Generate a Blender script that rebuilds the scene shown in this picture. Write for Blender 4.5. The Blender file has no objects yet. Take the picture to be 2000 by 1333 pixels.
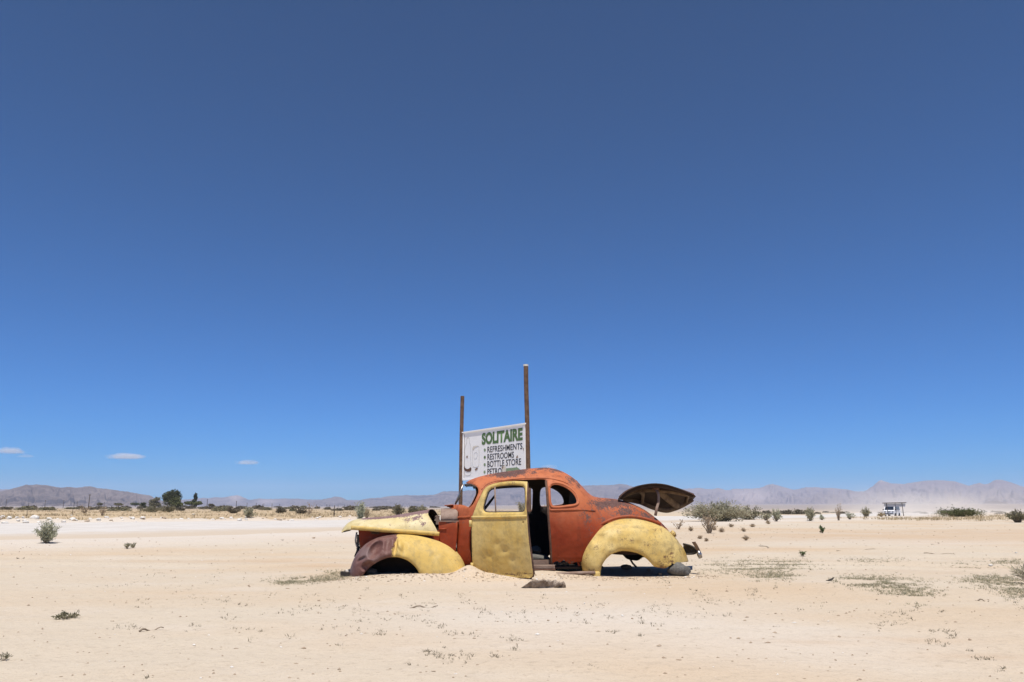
import bpy, bmesh, math, random
import numpy as np
from mathutils import Vector, Matrix
from mathutils.geometry import delaunay_2d_cdt

S = bpy.context.scene
COL = S.collection
random.seed(7)
RNG = np.random.default_rng(7)

# ------------------------------------------------------------------ camera, sky, sun
FPX, CX, CY, HZ = 1525.0, 1000.0, 666.5, 995.0          # measured on the 2000 px wide photograph
PITCH = math.atan((HZ - CY) / FPX)
CAMH = 0.86
cam_d = bpy.data.cameras.new('camera'); cam = bpy.data.objects.new('camera', cam_d); COL.objects.link(cam)
cam_d.sensor_width = 36.0; cam_d.lens = FPX / 2000.0 * 36.0
cam_d.clip_start = 0.05; cam_d.clip_end = 90000.0
cam.location = (0, 0, CAMH); cam.rotation_euler = (math.pi / 2 + PITCH, 0, 0)
S.camera = cam

SUN_TO = Vector((0.01, -0.325, 0.945)).normalized()
SUN_EL = math.asin(SUN_TO.z); SUN_AZ = math.atan2(SUN_TO.x, SUN_TO.y)
world = bpy.data.worlds.new('World'); S.world = world; world.use_nodes = True
wn, wl = world.node_tree.nodes, world.node_tree.links
wn.clear()
sky = wn.new('ShaderNodeTexSky'); sky.sky_type = 'NISHITA'; sky.sun_disc = False
sky.sun_elevation = SUN_EL; sky.sun_rotation = SUN_AZ
sky.altitude = 1000; sky.air_density = 1.0; sky.dust_density = 0.3; sky.ozone_density = 3.0
bg = wn.new('ShaderNodeBackground'); bg.inputs['Strength'].default_value = 0.10
wo = wn.new('ShaderNodeOutputWorld')
# deep, polarised-looking desert blue: one response curve per colour channel over the whole sky
sp = wn.new('ShaderNodeSeparateColor'); cb = wn.new('ShaderNodeCombineColor'); wl.new(sky.outputs['Color'], sp.inputs[0])
for ch, (a_, g_) in enumerate(((0.046, 0.22), (0.475, 1.05), (1.05, 1.50))):
    k_ = 0.119
    m1 = wn.new('ShaderNodeMath'); m1.operation = 'MULTIPLY'; wl.new(sp.outputs[ch], m1.inputs[0]); m1.inputs[1].default_value = k_
    m2 = wn.new('ShaderNodeMath'); m2.operation = 'POWER'; wl.new(m1.outputs[0], m2.inputs[0]); m2.inputs[1].default_value = g_
    m3 = wn.new('ShaderNodeMath'); m3.operation = 'MULTIPLY'; wl.new(m2.outputs[0], m3.inputs[0]); m3.inputs[1].default_value = a_ / k_
    wl.new(m3.outputs[0], cb.inputs[ch])
wl.new(cb.outputs[0], bg.inputs['Color']); wl.new(bg.outputs['Background'], wo.inputs['Surface'])

sun_d = bpy.data.lights.new('sun', 'SUN'); sun = bpy.data.objects.new('sun', sun_d); COL.objects.link(sun)
sun_d.energy = 4.6; sun_d.angle = math.radians(0.5); sun_d.color = (1.0, 0.95, 0.88)
sun.rotation_euler = (-SUN_TO).to_track_quat('-Z', 'Y').to_euler()
sun.location = (-20, -30, 60)

S.view_settings.view_transform = 'Standard'; S.view_settings.look = 'None'
S.view_settings.exposure = 0.25; S.view_settings.gamma = 1.0
S.view_settings.use_curve_mapping = False
S.render.engine = 'CYCLES'
S.cycles.max_bounces = 6; S.cycles.volume_bounces = 2; S.cycles.transparent_max_bounces = 16
S.cycles.caustics_reflective = False; S.cycles.caustics_refractive = False

# ------------------------------------------------------------------ helpers: pixels and noise
cP, sP = math.cos(PITCH), math.sin(PITCH)
def ray(px, py):
    x = (px - CX) / FPX; y = -(py - CY) / FPX
    return Vector((x, cP - y * sP, sP + y * cP))
def at(px, py, Y):
    r = ray(px, py); t = Y / r.y
    return Vector((r.x * t, Y, CAMH + r.z * t))
FH = FPX / cP                                             # focal length along the horizon row

def _hash(ix, iy, seed):
    ix = np.asarray(ix).astype(np.int64); iy = np.asarray(iy).astype(np.int64)
    h = (ix * 374761393 + iy * 668265263 + seed * 1442695041) & 0xFFFFFFFF
    h = ((h ^ (h >> 13)) * 1274126177) & 0xFFFFFFFF
    h = (h ^ (h >> 16)) & 0xFFFFFFFF
    return h / 4294967295.0
def vnoise(x, y, seed=0):
    x = np.asarray(x, float); y = np.asarray(y, float)
    x0 = np.floor(x); y0 = np.floor(y); fx = x - x0; fy = y - y0
    fx = fx * fx * fx * (fx * (fx * 6 - 15) + 10); fy = fy * fy * fy * (fy * (fy * 6 - 15) + 10)
    a = _hash(x0, y0, seed); b = _hash(x0 + 1, y0, seed); c = _hash(x0, y0 + 1, seed); d = _hash(x0 + 1, y0 + 1, seed)
    return (a + (b - a) * fx) * (1 - fy) + (c + (d - c) * fx) * fy
def fbm(x, y, oct=4, seed=0, gain=0.5):
    s = 0; a = 1.0; n = 0
    for k in range(oct):
        s = s + a * (vnoise(x * 2 ** k, y * 2 ** k, seed + 17 * k) - 0.5); n += a; a *= gain
    return s / n * 2
def sstep(a, b, x):
    t = np.clip((np.asarray(x, float) - a) / (b - a), 0, 1); return t * t * (3 - 2 * t)
def resample(pts, n, closed=False):
    """Catmull-Rom through points (any dimension), n samples uniform in chord length."""
    P = np.array(pts, float)
    if closed: P = np.vstack([P[-1], P, P[0], P[1]])
    else: P = np.vstack([2 * P[0] - P[1], P, 2 * P[-1] - P[-2]])
    out = []
    for i in range(1, len(P) - 2):
        t = np.linspace(0, 1, 24, endpoint=False)[:, None]
        p0, p1, p2, p3 = P[i - 1], P[i], P[i + 1], P[i + 2]
        out.append(0.5 * ((2 * p1) + (-p0 + p2) * t + (2 * p0 - 5 * p1 + 4 * p2 - p3) * t ** 2 + (-p0 + 3 * p1 - 3 * p2 + p3) * t ** 3))
    out.append(P[-2][None]); Q = np.vstack(out)
    d = np.concatenate([[0], np.cumsum(np.linalg.norm(np.diff(Q, axis=0), axis=1))])
    tt = np.linspace(0, d[-1], n + 1)[:-1] if closed else np.linspace(0, d[-1], n)
    return np.stack([np.interp(tt, d, Q[:, k]) for k in range(Q.shape[1])], 1)

# ------------------------------------------------------------------ helpers: objects
def link_mesh(name, verts, faces, mats, parent=None, smooth=True, mat_idx=None, attrs=None):
    me = bpy.data.meshes.new(name)
    me.from_pydata([tuple(v) for v in verts] if not isinstance(verts, np.ndarray) else verts.tolist(), [],
                   faces.tolist() if isinstance(faces, np.ndarray) else faces)
    if not isinstance(mats, (list, tuple)): mats = [mats]
    for m in mats: me.materials.append(m)
    if smooth: me.polygons.foreach_set('use_smooth', [True] * len(me.polygons))
    if mat_idx is not None: me.polygons.foreach_set('material_index', list(mat_idx))
    if attrs:
        for k, v in attrs.items():
            a = me.attributes.new(k, 'FLOAT', 'POINT'); a.data.foreach_set('value', np.asarray(v, np.float32))
    me.update()
    o = bpy.data.objects.new(name, me); COL.objects.link(o)
    if parent is not None: o.parent = parent
    return o
def tag(o, label=None, cat=None, group=None, kind=None):
    if label: o['label'] = label
    if cat: o['category'] = cat
    if group: o['group'] = group
    if kind: o['kind'] = kind
    return o
def empty(name, loc=(0, 0, 0), rz=0.0):
    o = bpy.data.objects.new(name, None); COL.objects.link(o); o.location = loc; o.rotation_euler = (0, 0, rz)
    o.empty_display_size = 0.2
    return o
def copy_tree(o, parent=None):
    c = o.copy(); COL.objects.link(c)
    if parent is not None: c.parent = parent
    for ch in list(o.children): copy_tree(ch, c)
    return c
class MB:
    """collects simple shapes into one vertex / face list"""
    def __init__(s): s.v = []; s.f = []; s.m = []
    def add(s, vs, fs, m=0):
        o = len(s.v); s.v += [tuple(v) for v in vs]; s.f += [tuple(i + o for i in f) for f in fs]; s.m += [m] * len(fs)
    def box(s, c, d, rot=None, m=0, taper=1.0):
        vs = []
        for z in (-1, 1):
            k = taper if z > 0 else 1
            for x, y in ((-1, -1), (1, -1), (1, 1), (-1, 1)):
                p = Vector((x * d[0] / 2 * k, y * d[1] / 2 * k, z * d[2] / 2))
                if rot is not None: p = rot @ p
                vs.append(p + Vector(c))
        s.add(vs, [(3, 2, 1, 0), (4, 5, 6, 7), (0, 1, 5, 4), (1, 2, 6, 5), (2, 3, 7, 6), (3, 0, 4, 7)], m)
    def tube(s, pts, r, n=8, m=0, flat=1.0, cap=True):
        P = [Vector(p) for p in pts]; R = r if isinstance(r, (list, tuple, np.ndarray)) else [r] * len(P)
        vs = []; prev = None
        for i, p in enumerate(P):
            t = (P[min(i + 1, len(P) - 1)] - P[max(i - 1, 0)])
            if t.length < 1e-9: t = Vector((0, 0, 1))
            t.normalize()
            a = prev if prev is not None else (Vector((0, 1, 0)) if abs(t.y) < 0.9 else Vector((1, 0, 0)))
            a = (a - t * a.dot(t)).normalized(); b = t.cross(a); prev = a
            for k in range(n):
                q = 2 * math.pi * k / n
                vs.append(p + a * math.cos(q) * R[i] * flat + b * math.sin(q) * R[i])
        fs = []
        for i in range(len(P) - 1):
            for k in range(n):
                fs.append((i * n + k, i * n + (k + 1) % n, (i + 1) * n + (k + 1) % n, (i + 1) * n + k))
        if cap: fs += [tuple(reversed(range(n))), tuple(range((len(P) - 1) * n, len(P) * n))]
        s.add(vs, fs, m)
    def build(s, name, mats, parent=None, smooth=True, attrs=None):
        return link_mesh(name, s.v, s.f, mats, parent, smooth, s.m if isinstance(mats, (list, tuple)) and len(mats) > 1 else None, attrs)
def bevel(o, w=0.01, seg=2, angle=35):
    b = o.modifiers.new('bevel', 'BEVEL'); b.width = w; b.segments = seg; b.limit_method = 'ANGLE'; b.angle_limit = math.radians(angle)
    return o
def solid(o, t, off=-1.0, mo=0, rim=0):
    m = o.modifiers.new('solid', 'SOLIDIFY'); m.thickness = t; m.offset = off; m.material_offset = mo; m.material_offset_rim = rim
    m.use_even_offset = False
    return o

# ------------------------------------------------------------------ materials
def newmat(name):
    m = bpy.data.materials.new(name); m.use_nodes = True
    nt = m.node_tree; nt.nodes.clear()
    out = nt.nodes.new('ShaderNodeOutputMaterial'); b = nt.nodes.new('ShaderNodeBsdfPrincipled')
    nt.links.new(b.outputs[0], out.inputs[0])
    return m, nt, b
class NG:
    def __init__(s, nt): s.nt = nt
    def n(s, t, **kw):
        x = s.nt.nodes.new(t)
        for k, v in kw.items(): setattr(x, k, v)
        return x
    def l(s, a, b): s.nt.links.new(a, b)
    def coord(s, which='Object', scale=None):
        c = s.n('ShaderNodeTexCoord').outputs[which]
        if scale is not None:
            mp = s.n('ShaderNodeMapping'); mp.inputs['Scale'].default_value = scale; s.l(c, mp.inputs[0]); c = mp.outputs[0]
        return c
    def noise(s, vec, scale, detail=5, rough=0.55, dist=0.0):
        x = s.n('ShaderNodeTexNoise'); s.l(vec, x.inputs['Vector']); x.inputs['Scale'].default_value = scale
        x.inputs['Detail'].default_value = detail; x.inputs['Roughness'].default_value = rough; x.inputs['Distortion'].default_value = dist
        return x.outputs['Fac']
    def math(s, op, a, b=None, clamp=False):
        x = s.n('ShaderNodeMath', operation=op); x.use_clamp = clamp
        for i, v in enumerate((a, b)):
            if v is None: continue
            if isinstance(v, (int, float)): x.inputs[i].default_value = v
            else: s.l(v, x.inputs[i])
        return x.outputs[0]
    def ss(s, v, a, b, lo=0.0, hi=1.0):
        x = s.n('ShaderNodeMapRange', interpolation_type='SMOOTHSTEP'); s.l(v, x.inputs[0])
        x.inputs[1].default_value = a; x.inputs[2].default_value = b; x.inputs[3].default_value = lo; x.inputs[4].default_value = hi
        return x.outputs[0]
    def mix(s, f, a, b, blend='MIX'):
        x = s.n('ShaderNodeMix', data_type='RGBA', blend_type=blend)
        for k, v in ((0, f), (6, a), (7, b)):
            if isinstance(v, (int, float)): x.inputs[k].default_value = v
            elif isinstance(v, tuple): x.inputs[k].default_value = (*v, 1) if len(v) == 3 else v
            else: s.l(v, x.inputs[k])
        return x.outputs[2]
    def attr(s, name): return s.n('ShaderNodeAttribute', attribute_name=name).outputs['Fac']
    def sep(s, v):
        x = s.n('ShaderNodeSeparateXYZ'); s.l(v, x.inputs[0]); return x.outputs
    def bump(s, h, strength, dist, normal=None):
        x = s.n('ShaderNodeBump'); x.inputs['Strength'].default_value = strength; x.inputs['Distance'].default_value = dist
        s.l(h, x.inputs['Height'])
        if normal is not None: s.l(normal, x.inputs['Normal'])
        return x.outputs[0]

def simple(name, a, b=None, rough=0.8, scale=6.0, metal=0.0, bump=0.3, bd=0.01, coord='Object', detail=6):
    m, nt, bs = newmat(name); g = NG(nt); c = g.coord(coord)
    nz = g.noise(c, scale, detail, 0.6)
    g.l(g.mix(g.ss(nz, 0.3, 0.7), a, b or a), bs.inputs['Base Color'])
    bs.inputs['Roughness'].default_value = rough; bs.inputs['Metallic'].default_value = metal
    if bump: g.l(g.bump(g.noise(c, scale * 5, 4), bump, bd), bs.inputs['Normal'])
    return m

def paint(name, base, fade, rust, rust2, rough=0.5, seam=None, second=None, stain=0.0, dirt=(0.20, 0.15, 0.08), bleach_toplight=None, grain=1.0, soft=0.12):
    """old car paint: faded patches, grime, chips and rust (vertex attribute 'rust' says how worn each place is)"""
    m, nt, bs = newmat(name); g = NG(nt); c = g.coord()
    big = g.noise(c, 2.3, 4, 0.55); mid = g.noise(c, 11 * grain, 6, 0.62, 0.6); fine = g.noise(c, 48 * grain, 5, 0.65)
    colr = g.mix(g.ss(big, 0.36, 0.66), base, fade)
    if second is not None:
        xyz = g.sep(c)
        # seam: a + b*z boundary in u, wobbled by noise
        u = g.math('ADD', g.math('SUBTRACT', xyz[0], g.math('MULTIPLY', g.math('SUBTRACT', xyz[2], 0.45), 0.22)), g.math('MULTIPLY', g.math('SUBTRACT', g.noise(c, 14, 5, 0.7), 0.5), 0.16))
        msk = g.ss(u, seam + 0.006, seam - 0.006)
        alt = g.mix(g.ss(mid, 0.35, 0.7), second[0], second[1])
        alt = g.mix(g.math('MULTIPLY', g.ss(big, 0.52, 0.66), 0.6), alt, second[2])
        colr = g.mix(msk, colr, alt)
    if bleach_toplight is not None:
        bl = g.ss(g.math('ADD', g.sep(c)[2], g.math('MULTIPLY', g.math('SUBTRACT', mid, 0.5), 0.30)), 0.48, 1.10)  # lighter with height: faded paint, plus top light put into the colour
        colr = g.mix(bl, colr, bleach_toplight)
    # grime: dirty film in streaks
    cs = g.coord('Object', (9, 9, 2.2)); streak = g.noise(cs, 0.85, 6, 0.68, 0.4)
    film = g.math('MULTIPLY', g.ss(g.math('ADD', g.math('MULTIPLY', streak, 0.6), g.math('MULTIPLY', mid, 0.5)), 0.50 - stain * 0.4, 0.76), 0.55 + stain)
    if second is not None: film = g.math('MULTIPLY', film, g.math('SUBTRACT', 1.0, g.math('MULTIPLY', msk, 0.85)))
    colr = g.mix(film, colr, dirt)
    w = g.attr('rust')
    val = g.math('ADD', g.math('MULTIPLY', w, 1.35), g.math('MULTIPLY', g.math('SUBTRACT', g.math('ADD', g.math('MULTIPLY', mid, 0.6), g.math('MULTIPLY', fine, 0.8)), 0.70), 2.7))
    rm = g.ss(val, 0.50, 0.50 + soft, 0.0, 1.0 if soft < 0.2 else 0.82)
    chips = g.ss(g.math('ADD', fine, g.math('MULTIPLY', w, 0.22)), 0.665, 0.70)
    rm = g.math('MAXIMUM', rm, g.math('MULTIPLY', chips, 0.85))
    rc = g.mix(g.ss(fine, 0.35, 0.65), rust, rust2)
    colr = g.mix(rm, colr, rc)
    g.l(colr, bs.inputs['Base Color'])
    rg = g.n('ShaderNodeMapRange'); g.l(rm, rg.inputs[0]); rg.inputs[3].default_value = rough; rg.inputs[4].default_value = 0.85
    g.l(rg.outputs[0], bs.inputs['Roughness'])
    bs.inputs['Specular IOR Level'].default_value = 0.22
    dent = g.noise(c, 7.0, 2, 0.4)
    vor = g.n('ShaderNodeTexVoronoi'); g.l(c, vor.inputs['Vector']); vor.inputs['Scale'].default_value = 9.0
    ding = g.ss(vor.outputs['Distance'], 0.0, 0.16)
    nrm = g.bump(dent, 0.55, 0.03)
    nrm = g.bump(ding, 0.25, 0.006, nrm)
    nrm = g.bump(g.math('ADD', g.math('MULTIPLY', fine, 0.4), g.math('MULTIPLY', rm, -0.6)), 0.25, 0.004, nrm)
    g.l(nrm, bs.inputs['Normal'])
    return m

RUST, RUST2 = (0.085, 0.043, 0.030), (0.15, 0.072, 0.045)
MAROON, MAROON2 = (0.125, 0.060, 0.052), (0.20, 0.125, 0.115)
M_ORANGE = paint('orange_paint', (0.215, 0.027, 0.0070), (0.27, 0.044, 0.013), (0.075, 0.036, 0.030), (0.15, 0.085, 0.072), 0.55, dirt=(0.13, 0.028, 0.012), bleach_toplight=(0.48, 0.150, 0.062))
M_YELLOW = paint('yellow_paint', (0.585, 0.400, 0.115), (0.635, 0.475, 0.185), RUST, RUST2, 0.5, stain=0.04, dirt=(0.29, 0.225, 0.11), grain=1.7, soft=0.38)
M_INNER = simple('shade_dark_inner_steel', (0.018, 0.012, 0.010), (0.035, 0.022, 0.016), 0.9, 8)  # dark brown inner steel, interior shade put into its near-black colour
M_RUST = simple('rusted_steel', (0.07, 0.034, 0.022), (0.15, 0.075, 0.045), 0.9, 14)
M_RUSTLIGHT = simple('rust_brown_steel', (0.20, 0.125, 0.09), (0.30, 0.22, 0.17), 0.85, 9)
M_BLACKBAR = simple('blackened_bar', (0.02, 0.017, 0.015), (0.05, 0.04, 0.03), 0.7, 20)
M_CHROME = simple('dull_chrome', (0.45, 0.44, 0.42), (0.25, 0.22, 0.20), 0.35, 20, metal=0.9, bump=0.1)
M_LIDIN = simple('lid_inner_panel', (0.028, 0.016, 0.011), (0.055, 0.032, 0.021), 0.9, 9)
M_LIDRIB = simple('lid_rib', (0.085, 0.050, 0.030), (0.20, 0.135, 0.078), 0.85, 12)
M_WOOD = simple('weathered_timber', (0.085, 0.042, 0.022), (0.17, 0.10, 0.06), 0.85, 9, bump=0.5)
M_WHITE = simple('white_sign_paint', (0.90, 0.895, 0.88), (0.85, 0.84, 0.82), 0.5, 3, bump=0.05)
M_CREAM = simple('peeled_cream_patch', (0.70, 0.66, 0.58), (0.62, 0.56, 0.46), 0.7, 9, bump=0.1)
M_GREEN = simple('dark_green_lettering', (0.06, 0.13, 0.035), (0.11, 0.19, 0.07), 0.6, 20, bump=0)
M_PALEGREEN = simple('faded_green_print', (0.17, 0.24, 0.13), (0.28, 0.36, 0.22), 0.6, 20, bump=0)
M_BLACK = simple('black_lettering', (0.012, 0.013, 0.018), (0.03, 0.03, 0.035), 0.6, 20, bump=0)
M_GREYLINE = simple('faded_grey_print', (0.48, 0.48, 0.46), (0.62, 0.61, 0.58), 0.6, 20, bump=0)
M_STONE = simple('grey_brown_stone', (0.15, 0.12, 0.095), (0.30, 0.25, 0.20), 0.95, 9, bump=0.8, bd=0.02)
M_SLAB = simple('brown_slab_stone', (0.22, 0.165, 0.12), (0.42, 0.34, 0.265), 0.95, 9, bump=1.0, bd=0.03)
M_DARKSTONE = simple('dark_boulder_stone', (0.10, 0.095, 0.085), (0.19, 0.18, 0.16), 0.9, 7, bump=0.6, bd=0.02)
M_WHITESTONE = simple('white_quartz_stone', (0.62, 0.58, 0.52), (0.74, 0.71, 0.66), 0.9, 5, bump=0.5, bd=0.03)
M_CLOD = simple('brown_clod', (0.30, 0.22, 0.15), (0.42, 0.33, 0.24), 0.95, 9)
M_TWIG = simple('dry_twig', (0.19, 0.145, 0.10), (0.33, 0.26, 0.19), 0.9, 9, bump=0)
M_BARK = simple('grey_bark', (0.10, 0.075, 0.055), (0.18, 0.14, 0.11), 0.9, 9)
M_VANWHITE = simple('white_van_paint', (0.78, 0.78, 0.78), (0.72, 0.71, 0.70), 0.3, 3, bump=0)
M_GLASS = simple('dark_glass', (0.015, 0.02, 0.03), (0.03, 0.04, 0.06), 0.08, 3, bump=0)
M_TYRE = simple('black_rubber', (0.02, 0.02, 0.02), (0.04, 0.038, 0.035), 0.9, 9)
M_MESH = simple('pale_grey_sheeting', (0.52, 0.53, 0.56), (0.58, 0.59, 0.62), 0.7, 4, bump=0)
M_POST = simple('dark_post_timber', (0.045, 0.038, 0.032), (0.10, 0.085, 0.07), 0.9, 9, bump=0)

def leafmat(name, a, b, trans=0.25):
    m, nt, bs = newmat(name); g = NG(nt)
    r = g.attr('rnd'); g.l(g.mix(r, a, b), bs.inputs['Base Color'])
    bs.inputs['Roughness'].default_value = 0.75; bs.inputs['Specular IOR Level'].default_value = 0.2
    tr = g.n('ShaderNodeBsdfTranslucent'); g.l(g.mix(r, a, b), tr.inputs[0])
    mx = g.n('ShaderNodeMixShader'); mx.inputs[0].default_value = trans
    g.l(bs.outputs[0], mx.inputs[1]); g.l(tr.outputs[0], mx.inputs[2])
    out = [x for x in nt.nodes if x.type == 'OUTPUT_MATERIAL'][0]; g.l(mx.outputs[0], out.inputs[0])
    return m
L_GREY = leafmat('grey_green_leaves', (0.29, 0.275, 0.185), (0.52, 0.48, 0.34), 0.4)
L_PALE = leafmat('pale_sage_leaves', (0.33, 0.34, 0.235), (0.55, 0.54, 0.40), 0.4)
L_OLIVE = leafmat('olive_leaves', (0.16, 0.15, 0.09), (0.32, 0.29, 0.19), 0.35)
L_DARK = leafmat('dark_green_leaves', (0.045, 0.056, 0.022), (0.12, 0.125, 0.055))
L_MID = leafmat('mid_green_leaves', (0.08, 0.095, 0.035), (0.18, 0.185, 0.085))
L_SCRUB = leafmat('brown_olive_scrub', (0.13, 0.112, 0.08), (0.24, 0.21, 0.15))
L_STRAW = leafmat('dry_straw', (0.36, 0.28, 0.16), (0.52, 0.43, 0.28), 0.2)
L_TAN = leafmat('dead_tan_twigs', (0.36, 0.275, 0.18), (0.55, 0.44, 0.31), 0.35)
L_WEED = leafmat('grey_weed', (0.17, 0.145, 0.10), (0.33, 0.29, 0.21), 0.35)
L_MAT = leafmat('green_grey_grass', (0.24, 0.235, 0.15), (0.44, 0.39, 0.27), 0.35)
L_BRIGHT = leafmat('fresh_green_leaves', (0.06, 0.10, 0.035), (0.15, 0.20, 0.08))

# ------------------------------------------------------------------ car frame (needed for the sand around it)
PSI = math.radians(4.5); VC = 0.875
_o = at(1010, HZ, 10.5); U = Vector((math.cos(PSI), math.sin(PSI), 0)); V = Vector((-math.sin(PSI), math.cos(PSI), 0))
ORG = Vector((_o.x, _o.y, 0)) + V * VC
def C(px, py, y):
    """point of the car's plane local-y = y seen at a pixel -> local (u, y, z)"""
    r = ray(px, py); p0 = Vector((0, 0, CAMH)) - ORG
    t = (y - p0.dot(V)) / r.dot(V); p = p0 + r * t
    return Vector((p.dot(U), y, p.z))
def car2world(u, y): p = ORG + U * u + V * y; return p.x, p.y
def world_px(P):
    """(n,3) world points -> pixel coordinates"""
    P = np.asarray(P, float); x = P[:, 0]; y = P[:, 1]; z = P[:, 2] - CAMH
    d = y * cP + z * sP; h = -y * sP + z * cP
    return np.stack([CX + FPX * x / d, CY - FPX * h / d], 1)
_R = np.array([[U.x, V.x, 0], [U.y, V.y, 0], [0, 0, 1]]); _O = np.array(ORG)
def car_px(L): return world_px(np.asarray(L, float) @ _R.T + _O)

# ------------------------------------------------------------------ ground
ROAD_N = np.array([(-62, -14), (-30, 7), (-13, 21), (-8, 25.5), (-5.5, 30), (2, 40), (17, 59), (26, 68), (35, 77), (60, 114), (92, 162), (190, 290)], float)
ROAD_F = np.array([(-110, -8), (-60, 26), (-31, 49), (-19, 59), (-12.6, 65), (4, 82), (22, 98), (30, 107), (42, 124), (72, 176), (165, 305)], float)
def poly_dist(X, Y, P):
    """signed distance to an open polyline: positive on its left side"""
    best = np.full(np.shape(X), 1e9); sg = np.zeros(np.shape(X))
    for a, b in zip(P[:-1], P[1:]):
        d = b - a; L2 = d @ d
        t = np.clip(((X - a[0]) * d[0] + (Y - a[1]) * d[1]) / L2, 0, 1)
        qx = X - a[0] - t * d[0]; qy = Y - a[1] - t * d[1]; dd = np.hypot(qx, qy)
        s = np.sign(d[0] * (Y - a[1]) - d[1] * (X - a[0]))
        k = dd < best; best = np.where(k, dd, best); sg = np.where(k, s, sg)
    return best * sg
def road_mask(X, Y, soft=2.0):
    return sstep(-soft, soft * 0.3, poly_dist(X, Y, ROAD_N)) * sstep(-0.6, 0.6, -poly_dist(X, Y, ROAD_F))
def G(X, Y, fine=True):
    X = np.asarray(X, float); Y = np.asarray(Y, float)
    r = np.hypot(X, Y); az = np.where(Y > 0.01, X / np.maximum(Y, 0.01), 0)
    wl_ = sstep(0.08, -0.12, az)
    z = wl_ * 0.0034 * np.maximum(r - 62, 0) + (1 - wl_) * 0.0062 * np.maximum(r - 320, 0)
    z = np.minimum(z, 75.0)
    rm = road_mask(X, Y)
    u = (X - ORG.x) * U.x + (Y - ORG.y) * U.y; v = (X - ORG.x) * V.x + (Y - ORG.y) * V.y
    carw = np.exp(-(np.maximum(np.abs(u) - 2.2, 0) ** 2 + np.maximum(np.abs(v) - 0.9, 0) ** 2) / 0.8)
    amp = (1 - 0.8 * rm) * (1 - 0.70 * carw) * sstep(1800, 300, r)
    z = z + amp * (fbm(X / 5.0, Y / 5.0, 3, 3) * 0.045 + fbm(X / 1.1, Y / 1.1, 3, 11) * 0.016)
    z = z + amp * sstep(25, 70, r) * fbm(X / 22, Y / 22, 3, 5) * 0.14
    if fine:
        nf = sstep(30, 8, r)
        z = z + nf * (fbm(X / 0.28, Y / 0.28, 3, 23) * 0.008 + fbm(X / 0.08, Y / 0.08, 2, 29) * 0.003)
    # tyre ruts running past in front of the wreck
    for off, k in ((1.6, 0.03), (3.1, 0.03), (5.2, 0.025), (6.8, 0.025), (9.0, 0.03)):
        q = Y - (10.4 + off) + 0.10 * X - 0.4 * np.sin(X * 0.13 + off); z = z + k * (0.6 * np.exp(-((q - 0.3) / 0.14) ** 2) - np.exp(-(q / 0.20) ** 2)) * (1 - carw) * (np.abs(X) < 60)
    # sand blown up against the wreck
    for du, dv, h, su, sv in ((-0.62, -0.78, 0.115, 0.16, 0.20), (-1.02, -0.95, 0.045, 0.55, 0.28), (-1.75, -0.88, 0.02, 0.5, 0.3), (-0.1, -0.78, 0.03, 0.5, 0.22), (0.45, -0.74, 0.055, 0.5, 0.25),
                              (-1.6, 0.0, 0.05, 0.7, 0.7), (0.0, 0.1, 0.05, 0.9, 0.7), (1.6, -0.2, -0.03, 0.6, 0.7), (-2.6, -0.75, -0.02, 0.5, 0.5)):
        z = z + h * np.exp(-((u - du) / su) ** 2 - ((v - dv) / sv) ** 2)
    # bank between yard and road on the right, low spoil ridge beyond the road
    z = z + 0.34 * np.exp(-((Y - 74 - 0.25 * (X - 50)) / 5.5) ** 2) * sstep(37, 52, X) * sstep(110, 70, X) * (1 + 0.35 * fbm(X / 3, Y / 3, 3, 31))
    z = z - 0.40 * np.exp(-((X - 67) / 24) ** 2 - ((Y - 142) / 26) ** 2)
    df = poly_dist(X, Y, ROAD_F)
    z = z + 0.22 * np.exp(-((df - 1.6) / 1.3) ** 2) * (1 + 0.9 * fbm(X / 1.3, Y / 1.3, 2, 37)) * sstep(20, -10, X)
    return z
def gz(x, y): return float(G(np.array([x]), np.array([y]))[0])
def gpos(px, py):
    """where the ray through a pixel meets the ground"""
    r = ray(px, py); lo, hi = 1.0, 9000.0
    T = np.exp(np.linspace(math.log(1.0), math.log(9000.0), 260))
    for _ in range(3):
        f = CAMH + r.z * T - G(r.x * T, r.y * T); k = np.nonzero(f < 0)[0]
        i = int(k[0]) if len(k) else len(T) - 1
        lo, hi = T[max(i - 1, 0)], T[i]; T = np.linspace(lo, hi, 12)
    hi = (lo + hi) / 2
    return Vector((r.x * hi, r.y * hi, gz(r.x * hi, r.y * hi)))

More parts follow.
